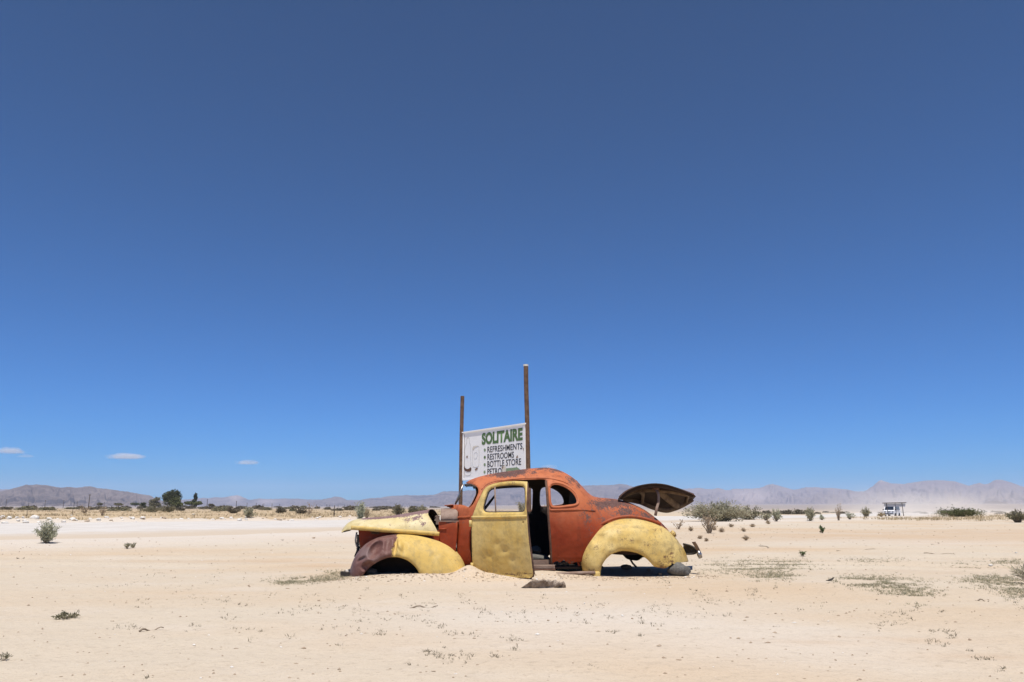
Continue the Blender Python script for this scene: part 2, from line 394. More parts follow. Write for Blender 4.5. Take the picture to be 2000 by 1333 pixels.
def ground_material():
    m, nt, bs = newmat('pale_desert_sand'); g = NG(nt); c = g.coord('Object')
    cs = g.coord('Object', (0.55, 1.0, 1.0))
    big = g.noise(cs, 0.16, 4, 0.6); mid = g.noise(cs, 0.9, 5, 0.6); fin = g.noise(c, 14, 5, 0.7); grit = g.noise(c, 75, 3, 0.7)
    col = g.mix(g.ss(big, 0.40, 0.62), (0.530, 0.452, 0.350), (0.520, 0.402, 0.278))
    col = g.mix(g.math('MULTIPLY', g.ss(mid, 0.5, 0.72), 0.6), col, (0.56, 0.487, 0.40))
    col = g.mix(g.math('MULTIPLY', g.attr('pale'), 0.85), col, (0.59, 0.53, 0.46))
    col = g.mix(g.math('MULTIPLY', g.attr('ochre'), 0.8), col, (0.485, 0.350, 0.230))
    straw = g.attr('straw')
    sc = g.mix(g.ss(g.noise(cs, 0.35, 5, 0.7), 0.35, 0.65), (0.42, 0.33, 0.20), (0.50, 0.37, 0.235))
    col = g.mix(straw, col, sc)
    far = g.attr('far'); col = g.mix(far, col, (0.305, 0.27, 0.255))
    col = g.mix(g.math('MULTIPLY', g.ss(fin, 0.52, 0.72), 0.48), col, (0.35, 0.28, 0.205))
    col = g.mix(g.math('MULTIPLY', g.ss(grit, 0.57, 0.70), 0.50), col, (0.28, 0.22, 0.16))
    col = g.mix(g.math('MULTIPLY', g.ss(grit, 0.42, 0.30), 0.35), col, (0.66, 0.58, 0.48))
    g.l(col, bs.inputs['Base Color']); bs.inputs['Roughness'].default_value = 0.95; bs.inputs['Specular IOR Level'].default_value = 0.15
    n1 = g.bump(fin, 0.55, 0.03); n1 = g.bump(g.noise(c, 4.0, 4, 0.6), 0.4, 0.06, n1); n1 = g.bump(grit, 0.5, 0.007, n1)
    g.l(n1, bs.inputs['Normal'])
    return m
def road_material():
    m, nt, bs = newmat('white_gravel'); g = NG(nt); c = g.coord('Object')
    a = g.noise(c, 0.5, 5, 0.65); f = g.noise(c, 9, 4, 0.7)
    col = g.mix(g.ss(a, 0.35, 0.65), (0.52, 0.48, 0.435), (0.575, 0.54, 0.495))
    col = g.mix(g.math('MULTIPLY', g.ss(f, 0.55, 0.75), 0.4), col, (0.42, 0.37, 0.31))
    e = g.math('ADD', g.attr('edge'), g.math('MULTIPLY', g.math('SUBTRACT', g.noise(c, 0.8, 5, 0.7), 0.5), 0.9))
    col = g.mix(g.ss(e, 0.2, 0.85), col, (0.505, 0.420, 0.325))
    g.l(col, bs.inputs['Base Color']); bs.inputs['Roughness'].default_value = 0.95; bs.inputs['Specular IOR Level'].default_value = 0.15
    g.l(g.bump(f, 0.5, 0.03), bs.inputs['Normal'])
    return m
M_GROUND, M_ROAD = ground_material(), road_material()

def build_ground():
    rr = [0.35]
    while rr[-1] < 18000: rr.append(rr[-1] * (1.0125 if rr[-1] < 140 else 1.03))
    rr = np.array(rr)
    th = np.radians(np.concatenate([np.arange(-56, 56, 0.19), np.arange(56, 304, 4.0)]))
    R_, T_ = np.meshgrid(rr, th, indexing='ij'); X = R_ * np.sin(T_); Y = R_ * np.cos(T_)
    Z = G(X, Y)
    n, k = X.shape
    idx = np.arange(n * k).reshape(n, k)
    a = idx[:-1]; b = idx[1:]
    F_ = np.stack([a, b, np.roll(b, -1, 1), np.roll(a, -1, 1)], -1).reshape(-1, 4)
    verts = np.stack([X, Y, Z], -1).reshape(-1, 3)
    verts = np.vstack([verts, [[0, 0, gz(0, 0)]]]); cidx = n * k
    faces = F_.tolist() + [(cidx, int(idx[0, j]), int(idx[0, (j + 1) % k])) for j in range(k)]
    x, y = verts[:, 0], verts[:, 1]; r = np.hypot(x, y)
    dn = poly_dist(x, y, ROAD_N); df = poly_dist(x, y, ROAD_F)
    pale = sstep(-8, 0.5, dn) * (1 - sstep(0, 2, df)) * 0.9
    # bleached gravel fan in front of the wreck and towards the camera on the right
    for (px, py, sx, sy, wgt) in ((1120, 1210, 1.6, 1.5, 0.75), (1480, 1250, 1.4, 1.0, 0.6), (1010, 1140, 1.2, 0.6, 0.5), (1900, 1010, 30, 12, 0.0), (1780, 1060, 4, 2.0, 0.45), (800, 1040, 8, 6, 0.5)):
        p = at(px, py, 1); t = -CAMH / ray(px, py).z; qx, qy = ray(px, py).x * t, ray(px, py).y * t
        pale = np.maximum(pale, wgt * np.exp(-((x - qx) / sx) ** 2 - ((y - qy) / sy) ** 2))
    ochre = np.zeros_like(x)
    for (px, py, sx, sy, wgt) in ((520, 1095, 2.2, 0.5, 0.9), (640, 1105, 0.9, 0.4, 0.8), (1650, 1050, 9, 3.2, 0.75), (1500, 1072, 2.4, 0.7, 0.8), (1900, 1040, 10, 4.0, 0.7), (1960, 1110, 0.9, 0.4, 0.9), (1930, 1275, 0.35, 0.1, 0.8), (1770, 1245, 0.5, 0.12, 0.6), (1640, 1252, 0.4, 0.1, 0.5), (1330, 1060, 2.0, 1.2, 0.4), (1820, 1120, 1.5, 0.5, 0.35)):
        t = -CAMH / ray(px, py).z; qx, qy = ray(px, py).x * t, ray(px, py).y * t
        ochre = np.maximum(ochre, wgt * np.exp(-((x - qx) / sx) ** 2 - ((y - qy) / sy) ** 2))
    ochre *= 0.6 + 0.8 * np.clip(fbm(x / 0.8, y / 0.35, 3, 41) + 0.5, 0, 1)
    az = np.where(y > 0.1, x / np.maximum(y, 0.1), 0)
    straw = sstep(2, 9, df) * sstep(1500, 400, r) * (1 - 0.75 * sstep(-10, 25, x))
    straw = np.maximum(straw, 0.7 * np.exp(-((y - 76 - 0.25 * (x - 50)) / 7) ** 2) * sstep(30, 42, x) * sstep(110, 70, x))
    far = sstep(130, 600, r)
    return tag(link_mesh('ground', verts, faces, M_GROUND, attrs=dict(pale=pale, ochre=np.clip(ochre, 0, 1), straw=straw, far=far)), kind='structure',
               label='pale bare desert sand stretching out to the mountains')
build_ground()

def build_road():
    n, k = 260, 40
    A = resample(ROAD_N, n); B = resample(ROAD_F, n)
    q = np.linspace(0, 1, k)
    jn = fbm(A[:, 0] / 2.2, A[:, 1] / 2.2, 4, 51) * 1.6; jf = fbm(B[:, 0] / 1.1, B[:, 1] / 1.1, 4, 53) * 0.8
    nrm = B - A; nrm /= np.linalg.norm(nrm, axis=1)[:, None]
    A = A + nrm * jn[:, None]; B = B + nrm * jf[:, None]
    P = A[:, None] * (1 - q[None, :, None]) + B[:, None] * q[None, :, None]
    Z = G(P[..., 0], P[..., 1]) + 0.024 - 0.075 * (sstep(0.10, 0.0, q) + sstep(0.97, 1.0, q))[None]
    V_ = np.concatenate([P, Z[..., None]], -1).reshape(-1, 3)
    idx = np.arange(n * k).reshape(n, k)
    F_ = np.stack([idx[:-1, :-1], idx[1:, :-1], idx[1:, 1:], idx[:-1, 1:]], -1).reshape(-1, 4)
    edge = np.tile(np.maximum(sstep(0.42, 0.0, q), sstep(0.985, 1.0, q) * 0.5), (n, 1)).reshape(-1)
    o = link_mesh('gravel_road', V_, F_[:, ::-1], M_ROAD, attrs=dict(edge=edge))
    return tag(o, 'white gravel road crossing behind the wrecked coupe', kind='structure')
build_road()

# ------------------------------------------------------------------ mountains
def mountain_material():
    m, nt, bs = newmat('bare_mountain_rock'); g = NG(nt); c = g.coord('Object')
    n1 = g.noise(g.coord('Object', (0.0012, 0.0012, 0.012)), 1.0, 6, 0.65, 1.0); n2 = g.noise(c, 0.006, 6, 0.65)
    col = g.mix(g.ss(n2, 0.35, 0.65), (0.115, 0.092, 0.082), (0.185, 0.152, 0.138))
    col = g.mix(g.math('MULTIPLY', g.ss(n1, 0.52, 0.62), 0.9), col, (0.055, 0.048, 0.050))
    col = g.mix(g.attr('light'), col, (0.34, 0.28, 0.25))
    g.l(col, bs.inputs['Base Color']); bs.inputs['Roughness'].default_value = 1.0; bs.inputs['Specular IOR Level'].default_value = 0.0
    g.l(g.bump(n2, 0.6, 30), bs.inputs['Normal'])
    return m
M_MOUNT = mountain_material()
def mountain(name, prof, r1, r0, seed, label, gully=0.20, mesa=0.0, light=(), back=0.35, pale=0.0):
    px = np.arange(prof[0][0], prof[-1][0] + 0.1, 1.6)
    P = np.array(prof, float); py = np.interp(px, P[:, 0], P[:, 1])
    k = np.exp(-0.5 * (np.arange(-4, 5) / 0.9) ** 2); k /= k.sum()
    py = np.convolve(np.pad(py, 4, mode='edge'), k, 'valid')
    py = py + fbm(px / 12.0, px * 0 + seed, 5, seed, 0.65) * 1.5
    az = np.arctan((px - CX) / FH)
    elev = (HZ - py) / FH * np.cos(az)
    zr = CAMH + r1 * elev
    s = np.concatenate([np.linspace(0, 1, 70), 1 + np.linspace(0.03, back, 14)])
    r = r0 + (r1 - r0) * s
    Rr, A = np.meshgrid(r, az, indexing='ij'); X = Rr * np.sin(A); Y = Rr * np.cos(A)
    zf = G(X[0], Y[0], False) - 6
    sh = np.where(s <= 1, s ** 1.25 * (1 - mesa) + mesa * sstep(0.35, 0.9, s), 1 - ((s - 1) / back) * 0.8)
    Z = zf[None] + (zr - zf)[None] * sh[:, None]
    ss = np.minimum(s, 1)[:, None]
    xs = px[None] / 26.0 + 1.2 * fbm(px[None] / 40, s[:, None] * 2, 2, seed + 5)
    gl = np.abs(fbm(xs + 0 * ss, ss * 2.2, 4, seed + 1)) * 1.6 - 0.45
    gl2 = fbm(px[None] / 9.0 + 0 * ss, ss * 6, 4, seed + 2)
    Z = Z + (zr - zf)[None] * (gl * gully * 1.25 + gl2 * 0.09) * (np.sin(np.pi * np.clip(ss, 0, 1)) ** 0.8) * (s[:, None] <= 1)
    # keep the skyline where it belongs: nothing in front may stand higher in the view than the ridge
    lim = CAMH + Rr * (elev[None] - 0.0004); Z = np.where(s[:, None] < 1, np.minimum(Z, lim), Z)
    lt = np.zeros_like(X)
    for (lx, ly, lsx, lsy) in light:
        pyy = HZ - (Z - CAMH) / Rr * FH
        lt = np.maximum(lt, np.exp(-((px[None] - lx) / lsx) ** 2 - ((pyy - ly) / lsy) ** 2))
    V_ = np.stack([X, Y, Z], -1).reshape(-1, 3); n, kk = X.shape
    idx = np.arange(n * kk).reshape(n, kk)
    F_ = np.stack([idx[:-1, :-1], idx[1:, :-1], idx[1:, 1:], idx[:-1, 1:]], -1).reshape(-1, 4)[:, ::-1]
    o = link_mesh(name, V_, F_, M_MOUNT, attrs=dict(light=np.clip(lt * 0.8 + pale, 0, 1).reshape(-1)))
    return tag(o, label, kind='structure')
mountain('mountain', [(-260, 990), (-160, 985), (-60, 974), (0, 960.5), (20, 955), (44, 948), (52, 949.5), (66, 947.6), (90, 949.5), (108, 953.5), (126, 952.3), (150, 954), (170, 950.4), (186, 954), (200, 955), (240, 961), (290, 968.5), (304, 975.5), (330, 981), (370, 991)], 5400, 3600, 3, 'long flat topped purple mountain at the left edge', 0.22, 0.4)
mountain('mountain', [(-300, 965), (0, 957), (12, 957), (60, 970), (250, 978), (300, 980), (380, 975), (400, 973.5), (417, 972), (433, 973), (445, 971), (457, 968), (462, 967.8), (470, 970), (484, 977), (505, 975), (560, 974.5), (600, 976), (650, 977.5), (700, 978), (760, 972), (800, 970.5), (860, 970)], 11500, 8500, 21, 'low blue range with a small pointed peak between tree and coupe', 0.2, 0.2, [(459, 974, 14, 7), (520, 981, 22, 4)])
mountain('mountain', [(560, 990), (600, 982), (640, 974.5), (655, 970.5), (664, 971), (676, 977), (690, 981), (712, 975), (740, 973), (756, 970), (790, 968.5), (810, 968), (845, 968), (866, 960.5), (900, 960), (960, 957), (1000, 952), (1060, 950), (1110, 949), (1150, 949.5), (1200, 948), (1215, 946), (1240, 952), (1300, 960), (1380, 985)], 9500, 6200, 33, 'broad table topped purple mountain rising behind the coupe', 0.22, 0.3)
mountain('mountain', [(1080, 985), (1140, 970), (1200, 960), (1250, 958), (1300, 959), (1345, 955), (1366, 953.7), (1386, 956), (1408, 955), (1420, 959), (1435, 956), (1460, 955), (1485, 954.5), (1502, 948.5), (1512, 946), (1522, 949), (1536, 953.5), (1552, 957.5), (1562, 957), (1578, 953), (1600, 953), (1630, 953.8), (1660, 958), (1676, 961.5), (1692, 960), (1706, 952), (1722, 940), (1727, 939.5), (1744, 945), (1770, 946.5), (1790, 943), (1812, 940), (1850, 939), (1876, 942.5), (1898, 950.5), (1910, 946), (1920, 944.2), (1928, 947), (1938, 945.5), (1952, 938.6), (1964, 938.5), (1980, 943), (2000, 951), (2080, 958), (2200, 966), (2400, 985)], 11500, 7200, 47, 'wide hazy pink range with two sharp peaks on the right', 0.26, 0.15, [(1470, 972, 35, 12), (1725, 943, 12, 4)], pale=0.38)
mountain('hill', [(1872, 994), (1900, 990), (1920, 984), (1935, 979), (1948, 978.3), (1962, 981.5), (1985, 988), (2020, 991), (2060, 994)], 6000, 5000, 61, 'small dark hill low at the right edge', 0.12, 0.0)

# ------------------------------------------------------------------ the wrecked coupe
car = empty('wrecked_coupe', (ORG.x, ORG.y, 0), PSI)
tag(car, 'abandoned orange and yellow vintage coupe shell without wheels, half sunk in sand', 'car')

def gauss_w(pxy, blobs):
    w = np.zeros(len(pxy))
    for (x, y, sx, sy, k) in blobs:
        w = np.maximum(w, k * np.exp(-((pxy[:, 0] - x) / sx) ** 2 - ((pxy[:, 1] - y) / sy) ** 2)) if k > 0 else w + k * np.exp(-((pxy[:, 0] - x) / sx) ** 2 - ((pxy[:, 1] - y) / sy) ** 2)
    return w

# --- body shell described by sections: half width w(u, tau), tau from sill (0) to roof crown (1)
top_px = [(856, 994), (864, 991), (872, 988.8), (880, 987), (889, 985.5), (898, 965), (906, 947.5), (912, 941), (920, 936.5), (932, 932), (955, 926), (990, 920), (1030, 915), (1050, 913.3), (1068, 912.3), (1082, 914), (1097, 918.5), (1112, 926), (1126, 936), (1138, 948), (1149, 960), (1160, 968), (1172, 971.5), (1188, 973), (1204, 974.5), (1220, 977.5), (1240, 984), (1262, 994.5), (1280, 1007), (1297, 1021), (1310, 1035), (1322, 1050), (1334, 1072)]
_t = np.array([C(x, y, -0.2)[:] for x, y in top_px])
_tp = resample(_t[:, [0, 2]], 600)
def ztop(u): return np.interp(u, _tp[:, 0], _tp[:, 1])
_w = [(858, .47), (893, .56), (925, .655), (960, .70), (1000, .725), (1075, .74), (1140, .73), (1180, .69), (1220, .63), (1260, .55), (1300, .45), (1325, .36), (1340, .30)]
_wu = np.array([(C(x, 1010, -0.7).x, w) for x, w in _w]); _wr = resample(_wu, 300)
def wbelt(u): return np.interp(u, _wr[:, 0], _wr[:, 1])
Z0 = 0.11
_pu = np.array([(C(x, 1010, -0.6).x, p) for x, p in ((858, 3.0), (893, 3.2), (930, 4.2), (1080, 4.2), (1140, 3.4), (1190, 2.6), (1260, 2.2), (1340, 2.0))])
def pexp(u): return np.interp(u, _pu[:, 0], _pu[:, 1])
def body_pt(u, t):
    """near side of the shell"""
    u = np.asarray(u, float); t = np.clip(np.asarray(t, float), 0, 1)
    tau = 1 - (1 - t) ** 2
    zt = ztop(u); z = Z0 + (zt - Z0) * tau
    w = wbelt(u) * np.sqrt(np.maximum(1 - tau ** pexp(u), 0)) * (1 - 0.13 * np.maximum(1 - tau / 0.50, 0) ** 2)
    return np.stack([u, -w, z], -1)
U0, U1 = C(872, 988, -0.2).x, C(1336, 1080, -0.3).x
_gu, _gt = np.meshgrid(np.linspace(U0 - 0.35, U1, 420), np.linspace(0, 1, 220), indexing='ij')
_gp = car_px(body_pt(_gu, _gt).reshape(-1, 3))
def inv_body(px, py):
    d = (_gp[:, 0] - px) ** 2 + (_gp[:, 1] - py) ** 2; i = int(np.argmin(d))
    u, t = _gu.reshape(-1)[i], _gt.reshape(-1)[i]
    for _ in range(6):
        e = 1e-3
        p = car_px(body_pt(np.array([u, u + e, u]), np.array([t, t, t + (e if t < 0.99 else -e)])))
        J = np.array([(p[1] - p[0]) / e, (p[2] - p[0]) / (e if t < 0.99 else -e)]).T
        if abs(np.linalg.det(J)) < 1e-3: break
        du = np.linalg.solve(J, np.array([px, py]) - p[0]); du = np.clip(du, -0.02, 0.02)
        u += du[0]; t = min(max(t + du[1], 0), 0.999)
    return (u, t)
def inside(poly, x, y):
    poly = np.asarray(poly); n = len(poly); c = np.zeros(np.shape(x), bool); j = n - 1
    for i in range(n):
        xi, yi = poly[i]; xj, yj = poly[j]
        if yi != yj:
            k = ((yi > y) != (yj > y)) & (x < (xj - xi) * (y - yi) / (yj - yi) + xi); c ^= k
        j = i
    return c
def cdt(outline, holes, du, dt):
    pts = []; edges = []
    for loop in [outline] + holes:
        o = len(pts); pts += [tuple(p) for p in loop]; edges += [(o + i, o + (i + 1) % len(loop)) for i in range(len(loop))]
    A = np.array(outline); x0, y0 = A.min(0); x1, y1 = A.max(0)
    gx, gy = np.meshgrid(np.arange(x0 + du / 2, x1, du), np.arange(y0 + dt / 2, y1, dt), indexing='ij'); gx = gx.ravel(); gy = gy.ravel()
    gx = gx + RNG.uniform(-.1, .1, len(gx)) * du
    k = inside(outline, gx, gy)
    B = np.array(pts)
    for h in holes: k &= ~inside(h, gx, gy)
    gx, gy = gx[k], gy[k]
    d = np.min(((gx[:, None] - B[None, :, 0]) / du) ** 2 + ((gy[:, None] - B[None, :, 1]) / dt) ** 2, axis=1)
    gx, gy = gx[d > 0.12], gy[d > 0.12]
    pts += list(zip(gx.tolist(), gy.tolist()))
    vs, es, fs, *_ = delaunay_2d_cdt([Vector(p) for p in pts], edges, [], 0, 1e-6)
    P = np.array([v[:] for v in vs]); F_ = np.array([f for f in fs if len(f) == 3])
    cen = P[F_].mean(1); k = inside(outline, cen[:, 0], cen[:, 1])
    for h in holes: k &= ~inside(h, cen[:, 0], cen[:, 1])
    F_ = F_[k]
    used = np.unique(F_); mp = -np.ones(len(P), int); mp[used] = np.arange(len(used))
    return P[used], mp[F_]
def orient(Vv, F_, ref):
    """make triangles face away from ref"""
    a, b, c = Vv[F_[:, 0]], Vv[F_[:, 1]], Vv[F_[:, 2]]; n = np.cross(b - a, c - a); cen = (a + b + c) / 3
    flip = (n * (cen - ref)).sum(1) < 0
    F2 = F_.copy(); F2[flip] = F2[flip][:, [0, 2, 1]]
    return F2

def uP(px, py, y=-0.7): return C(px, py, y).x
dense = lambda pts, n: [tuple(p) for p in resample(pts, n, True)]
# outline of the half shell in (u, t)
def t_of_z(u, z): tau = np.clip((z - Z0) / (ztop(u) - Z0), 0, 1); return 1 - math.sqrt(1 - tau)
low = []
for x, y in ((893, 1110), (905, 1112), (921, 1113), (940, 1113), (1000, 1112), (1060, 1112), (1078, 1101), (1083, 1098.5), (1088, 1096.5), (1094, 1099), (1098, 1096), (1102, 1094.5), (1106, 1098), (1112, 1101), (1118, 1102), (1123, 1099), (1130, 1098), (1140, 1098), (1158, 1092), (1180, 1080), (1210, 1074), (1240, 1074), (1270, 1078), (1300, 1084), (1330, 1086)):
    p = C(x, y, -0.68 if x < 1150 else -0.5); low.append((p.x, t_of_z(p.x, p.z)))
uf = uP(893, 1010, -0.56)
u_b, u_h = C(889, 985.5, -0.02).x, C(908, 945.5, -0.02).x
_fe = [inv_body(*p) for p in ((879, 991), (886, 996.5), (890.5, 1003), (893, 1011), (893.5, 1020), (893.5, 1060))]
outline = [(U0, 1.0)] + [tuple(p) for p in resample([(U0, 0.97)] + _fe, 40)] + [(uf, t_of_z(uf, 0.12))] + low[1:] + [(U1, low[-1][1]), (U1, 1.0)] + [(x, 1.0) for x in np.linspace(U1, U0, 120)[1:-1]]
wind = [inv_body(*p) for p in ((916.5, 992), (921, 988), (925, 983), (930.5, 972), (934, 963), (934, 956), (931, 950.5), (926, 947.5))]
wind = [tuple(p) for p in resample(wind, 26)] + [(u_h + 0.005, 1.02), (u_b + 0.004, 1.02)] + [(u, t_of_z(u, float(np.interp(u, (-0.807, -0.74, -0.70, -0.66, -0.62), (0.924, 0.921, 0.914, 0.900, 0.881))))) for u in np.linspace(-0.800, -0.635, 16)]
aper = [inv_body(*p) for p in ((921, 1018), (927, 1000), (932, 986), (938, 970), (945, 956), (956, 947.5), (975, 941.5), (1005, 938), (1040, 936.5), (1066, 937.5), (1069, 960), (1073, 1030), (1077, 1085))]
aper = [tuple(p) for p in resample(aper, 60)] + [(uP(1078.5, 1105), -0.02), (uP(921, 1110), -0.02)]
qwin = dense([inv_body(*p) for p in ((1075.5, 953), (1079, 948), (1087, 946.5), (1100, 950), (1112, 957), (1121, 966), (1126, 976), (1126, 982), (1119, 985), (1100, 987.5), (1084, 988.5), (1078, 985), (1076, 970))], 44)
dwin = dense([inv_body(*p) for p in ((951, 999), (945, 992), (949, 975), (956, 960), (967, 953), (990, 949.5), (1030, 947.5), (1052, 948), (1058, 953), (1060, 975), (1060, 994), (1055, 999), (1000, 1000))], 50)
tail_hole = dense([inv_body(*p) for p in ((1296, 1022.5), (1300, 1025), (1303, 1031), (1301, 1033), (1296, 1029), (1294.5, 1025))], 14)
ut0, ut1 = uP(1226, 980, -0.2), uP(1306, 1030, -0.2)
trunk = [(ut0, 1.02), (ut0, 0.955), (ut0 + 0.06, 0.92), (ut1 - 0.1, 0.90), (ut1, 0.93), (ut1, 1.02)]
def skin(holes):
    P, F_ = cdt(outline, holes, 0.028, 0.034)
    X = body_pt(P[:, 0], P[:, 1])
    # a few real dents in the quarter panel and roof
    px = car_px(X); dent = np.zeros(len(X))
    for (x, y, s, k) in ((1088, 1010, 5, .008), (1096, 1007, 3, .006), (1108, 1022, 4, .006), (1080, 1028, 3, .006), (1000, 925, 14, .02), (1020, 922, 8, .015), (905, 1060, 5, .008), (912, 1050, 3, .006), (1150, 1010, 8, .006), (1128, 1015, 5, .006)):
        dent += k * np.exp(-((px[:, 0] - x) ** 2 + (px[:, 1] - y) ** 2) / s ** 2)
    X[:, 1] = np.minimum(X[:, 1] + dent, -0.0)
    return X, F_, px
BODY_RUST = [(985, 926, 36, 9, .75), (1015, 922, 24, 9, .75), (958, 929, 14, 5, .5), (1060, 914, 34, 5, .6), (1088, 919, 22, 7, .6), (1116, 936, 16, 12, .5), (1130, 948, 10, 10, .5), (1195, 984, 46, 12, .80), (1175, 990, 22, 14, .50), (1225, 1000, 34, 18, .60), (1262, 1012, 28, 16, .62), (1284, 1024, 16, 10, .5), (1150, 998, 18, 12, .40), (1148, 1014, 12, 14, .42), (1176, 1014, 20, 14, .40), (1138, 1006, 12, 8, .4), (1155, 1030, 14, 20, .3),
             (1105, 1102, 34, 6, .6), (1066, 1000, 3, 80, .3), (902, 1022, 12, 3, .5), (1162, 980, 14, 10, .45), (905, 1108, 20, 5, .4), (1040, 924, 14, 6, .5)]
X1, F1, px1 = skin([wind, aper, qwin, trunk, tail_hole])
X2, F2, px2 = skin([wind, dwin, qwin, trunk])
w1 = gauss_w(px1, BODY_RUST); w2 = gauss_w(px2, BODY_RUST)
X2 = X2 * np.array([1, -1, 1])
nb = len(X1)
Vb = np.vstack([X1, X2]); Fb = np.vstack([F1, F2 + nb])
cen_ref = np.array([0.3, 0, 0.55])
Fb = orient(Vb, Fb, cen_ref)
bm = bmesh.new()
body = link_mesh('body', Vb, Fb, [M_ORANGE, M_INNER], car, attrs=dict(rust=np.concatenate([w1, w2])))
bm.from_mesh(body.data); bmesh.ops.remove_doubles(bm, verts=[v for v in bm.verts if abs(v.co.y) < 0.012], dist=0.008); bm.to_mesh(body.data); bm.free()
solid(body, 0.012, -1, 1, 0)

def on_body(px, py, off=0.006):
    u, t = inv_body(px, py); p = body_pt(np.array([u]), np.array([t]))[0]; return Vector((p[0], p[1] - off, p[2]))
def rust_attr(o, blobs, base=0.0):
    co = np.zeros(len(o.data.vertices) * 3); o.data.vertices.foreach_get('co', co); co = co.reshape(-1, 3)
    w = np.maximum(gauss_w(car_px(co), blobs), base)
    a = o.data.attributes.get('rust') or o.data.attributes.new('rust', 'FLOAT', 'POINT'); a.data.foreach_set('value', w.astype(np.float32)); return o
def bead(name, pts, r, mat, parent, flat=1.0, off=0.004, n=8, samples=40, closed=False):
    P = resample([on_body(*p, off=off)[:] for p in pts], samples, closed)
    if closed: P = np.vstack([P, P[0]])
    rr = np.full(len(P), r)
    if not closed: rr[0] *= 0.3; rr[-1] *= 0.3
    mb = MB(); mb.tube(P, list(rr), n, flat=flat); o = mb.build(name, mat, parent); return o
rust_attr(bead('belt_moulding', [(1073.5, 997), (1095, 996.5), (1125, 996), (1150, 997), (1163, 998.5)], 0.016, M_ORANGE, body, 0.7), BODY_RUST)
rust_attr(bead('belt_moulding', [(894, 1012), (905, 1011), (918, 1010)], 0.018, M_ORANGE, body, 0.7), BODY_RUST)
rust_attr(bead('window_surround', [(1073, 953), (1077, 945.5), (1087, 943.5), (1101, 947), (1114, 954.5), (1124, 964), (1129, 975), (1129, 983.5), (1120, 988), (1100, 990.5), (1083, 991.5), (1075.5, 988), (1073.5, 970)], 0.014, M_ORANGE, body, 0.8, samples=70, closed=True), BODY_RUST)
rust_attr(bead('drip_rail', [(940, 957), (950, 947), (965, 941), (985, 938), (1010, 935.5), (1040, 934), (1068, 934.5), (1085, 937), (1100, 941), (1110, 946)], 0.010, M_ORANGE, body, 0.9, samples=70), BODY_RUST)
rust_attr(bead('door_post', [(1066.5, 938), (1068.5, 960), (1070.5, 990), (1073, 1030), (1075.5, 1065), (1078, 1106)], 0.018, M_RUST, body, 1.0, off=-0.012, samples=50), [], 0.4)

# --- inside: floor, rear bulkhead, boot floor, dash, steering wheel
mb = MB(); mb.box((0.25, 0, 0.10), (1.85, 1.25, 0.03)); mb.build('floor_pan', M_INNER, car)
def cross_panel(name, u, zlo, inset, mat, zcap=None, thick=0.02, y0=None):
    """transverse sheet following the body section at station u"""
    t = np.linspace(0.02, 0.995, 30); p = body_pt(np.full(30, u), t); p = p[p[:, 2] > zlo]
    if zcap: p = p[p[:, 2] < zcap]
    y = np.minimum(p[:, 1] + inset, -0.005); n = len(p)
    vs = [(u, a, z) for a, z in zip(y, p[:, 2])] + [(u, -a, z) for a, z in zip(y, p[:, 2])]
    fs = [(i, i + 1, n + i + 1, n + i) for i in range(n - 1)]
    return solid(link_mesh(name, vs, fs, mat, car, False), thick, 0)
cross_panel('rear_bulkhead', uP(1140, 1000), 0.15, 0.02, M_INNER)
def boot():
    us = np.linspace(uP(1150, 1080, -0.5), uP(1328, 1080, -0.4), 16); ys = np.linspace(-1, 1, 13)
    vs = []
    for u in us:
        for y in ys:
            q = (u - us[0]) / (us[-1] - us[0])
            vs.append((u, y * min(wbelt(u) * 0.93, 0.55), 0.31 - 0.075 * math.sin(math.pi * q) * (1 - 0.4 * y * y) + 0.06 * y ** 4))
    fs = [(i * 13 + j, (i + 1) * 13 + j, (i + 1) * 13 + j + 1, i * 13 + j + 1) for i in range(15) for j in range(12)]
    return solid(link_mesh('boot_floor', vs, fs, M_RUST, car), 0.015, 0)
boot()
mb = MB(); mb.tube([C(1231, 1093, -0.1), C(1236, 1101, -0.12), C(1243, 1108, -0.15)], 0.014, 6); mb.build('hanging_rod', M_BLACKBAR, car)
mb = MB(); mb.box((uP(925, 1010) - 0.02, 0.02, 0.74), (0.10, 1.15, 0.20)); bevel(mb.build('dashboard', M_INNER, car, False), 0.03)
sw = C(950, 990, 0.33); mb = MB()
rot = Matrix.Rotation(math.radians(-52), 3, 'Y')
ring = [Vector(sw) + rot @ Vector((0.20 * math.cos(a), 0.20 * math.sin(a), 0)) for a in np.linspace(0, 2 * math.pi, 33)]
mb.tube(ring, 0.013, 8, cap=False)
for a in (0.4, 2.5, 4.6): mb.tube([Vector(sw), Vector(sw) + rot @ Vector((0.20 * math.cos(a), 0.20 * math.sin(a), 0))], 0.009, 6)
st = mb.build('steering_wheel', M_BLACKBAR, car)
mb = MB(); mb.tube([Vector(sw), Vector(sw) + Vector((-0.55, 0, -0.42))], 0.02, 8); mb.build('steering_column', M_BLACKBAR, st)
# windscreen divider and wiper arm
mb = MB(); mb.tube([C(889, 985, -0.02), C(896, 968, -0.02), C(905, 946, -0.02)], 0.011, 8); mb.build('windscreen_divider', M_CHROME, car)
mb = MB(); mb.tube([C(890, 984, -0.15), C(896, 974, -0.10), C(900, 967, -0.08)], 0.013, 6); mb.build('wiper_arm', M_BLACKBAR, car)
# rag of old seal hanging in the windscreen head
mb = MB()
for i in range(16):
    x = 908 + i * 1.35; y = 947.2 + max(0, i - 9) * 0.75; a = C(x, y, -0.30 - 0.018 * i); l = random.uniform(0.012, 0.045)
    mb.tube([a + Vector((0, 0, 0.012)), a + Vector((0.003, 0, -l))], 0.008, 5)
mb.build('windscreen_seal', M_BLACKBAR, car)

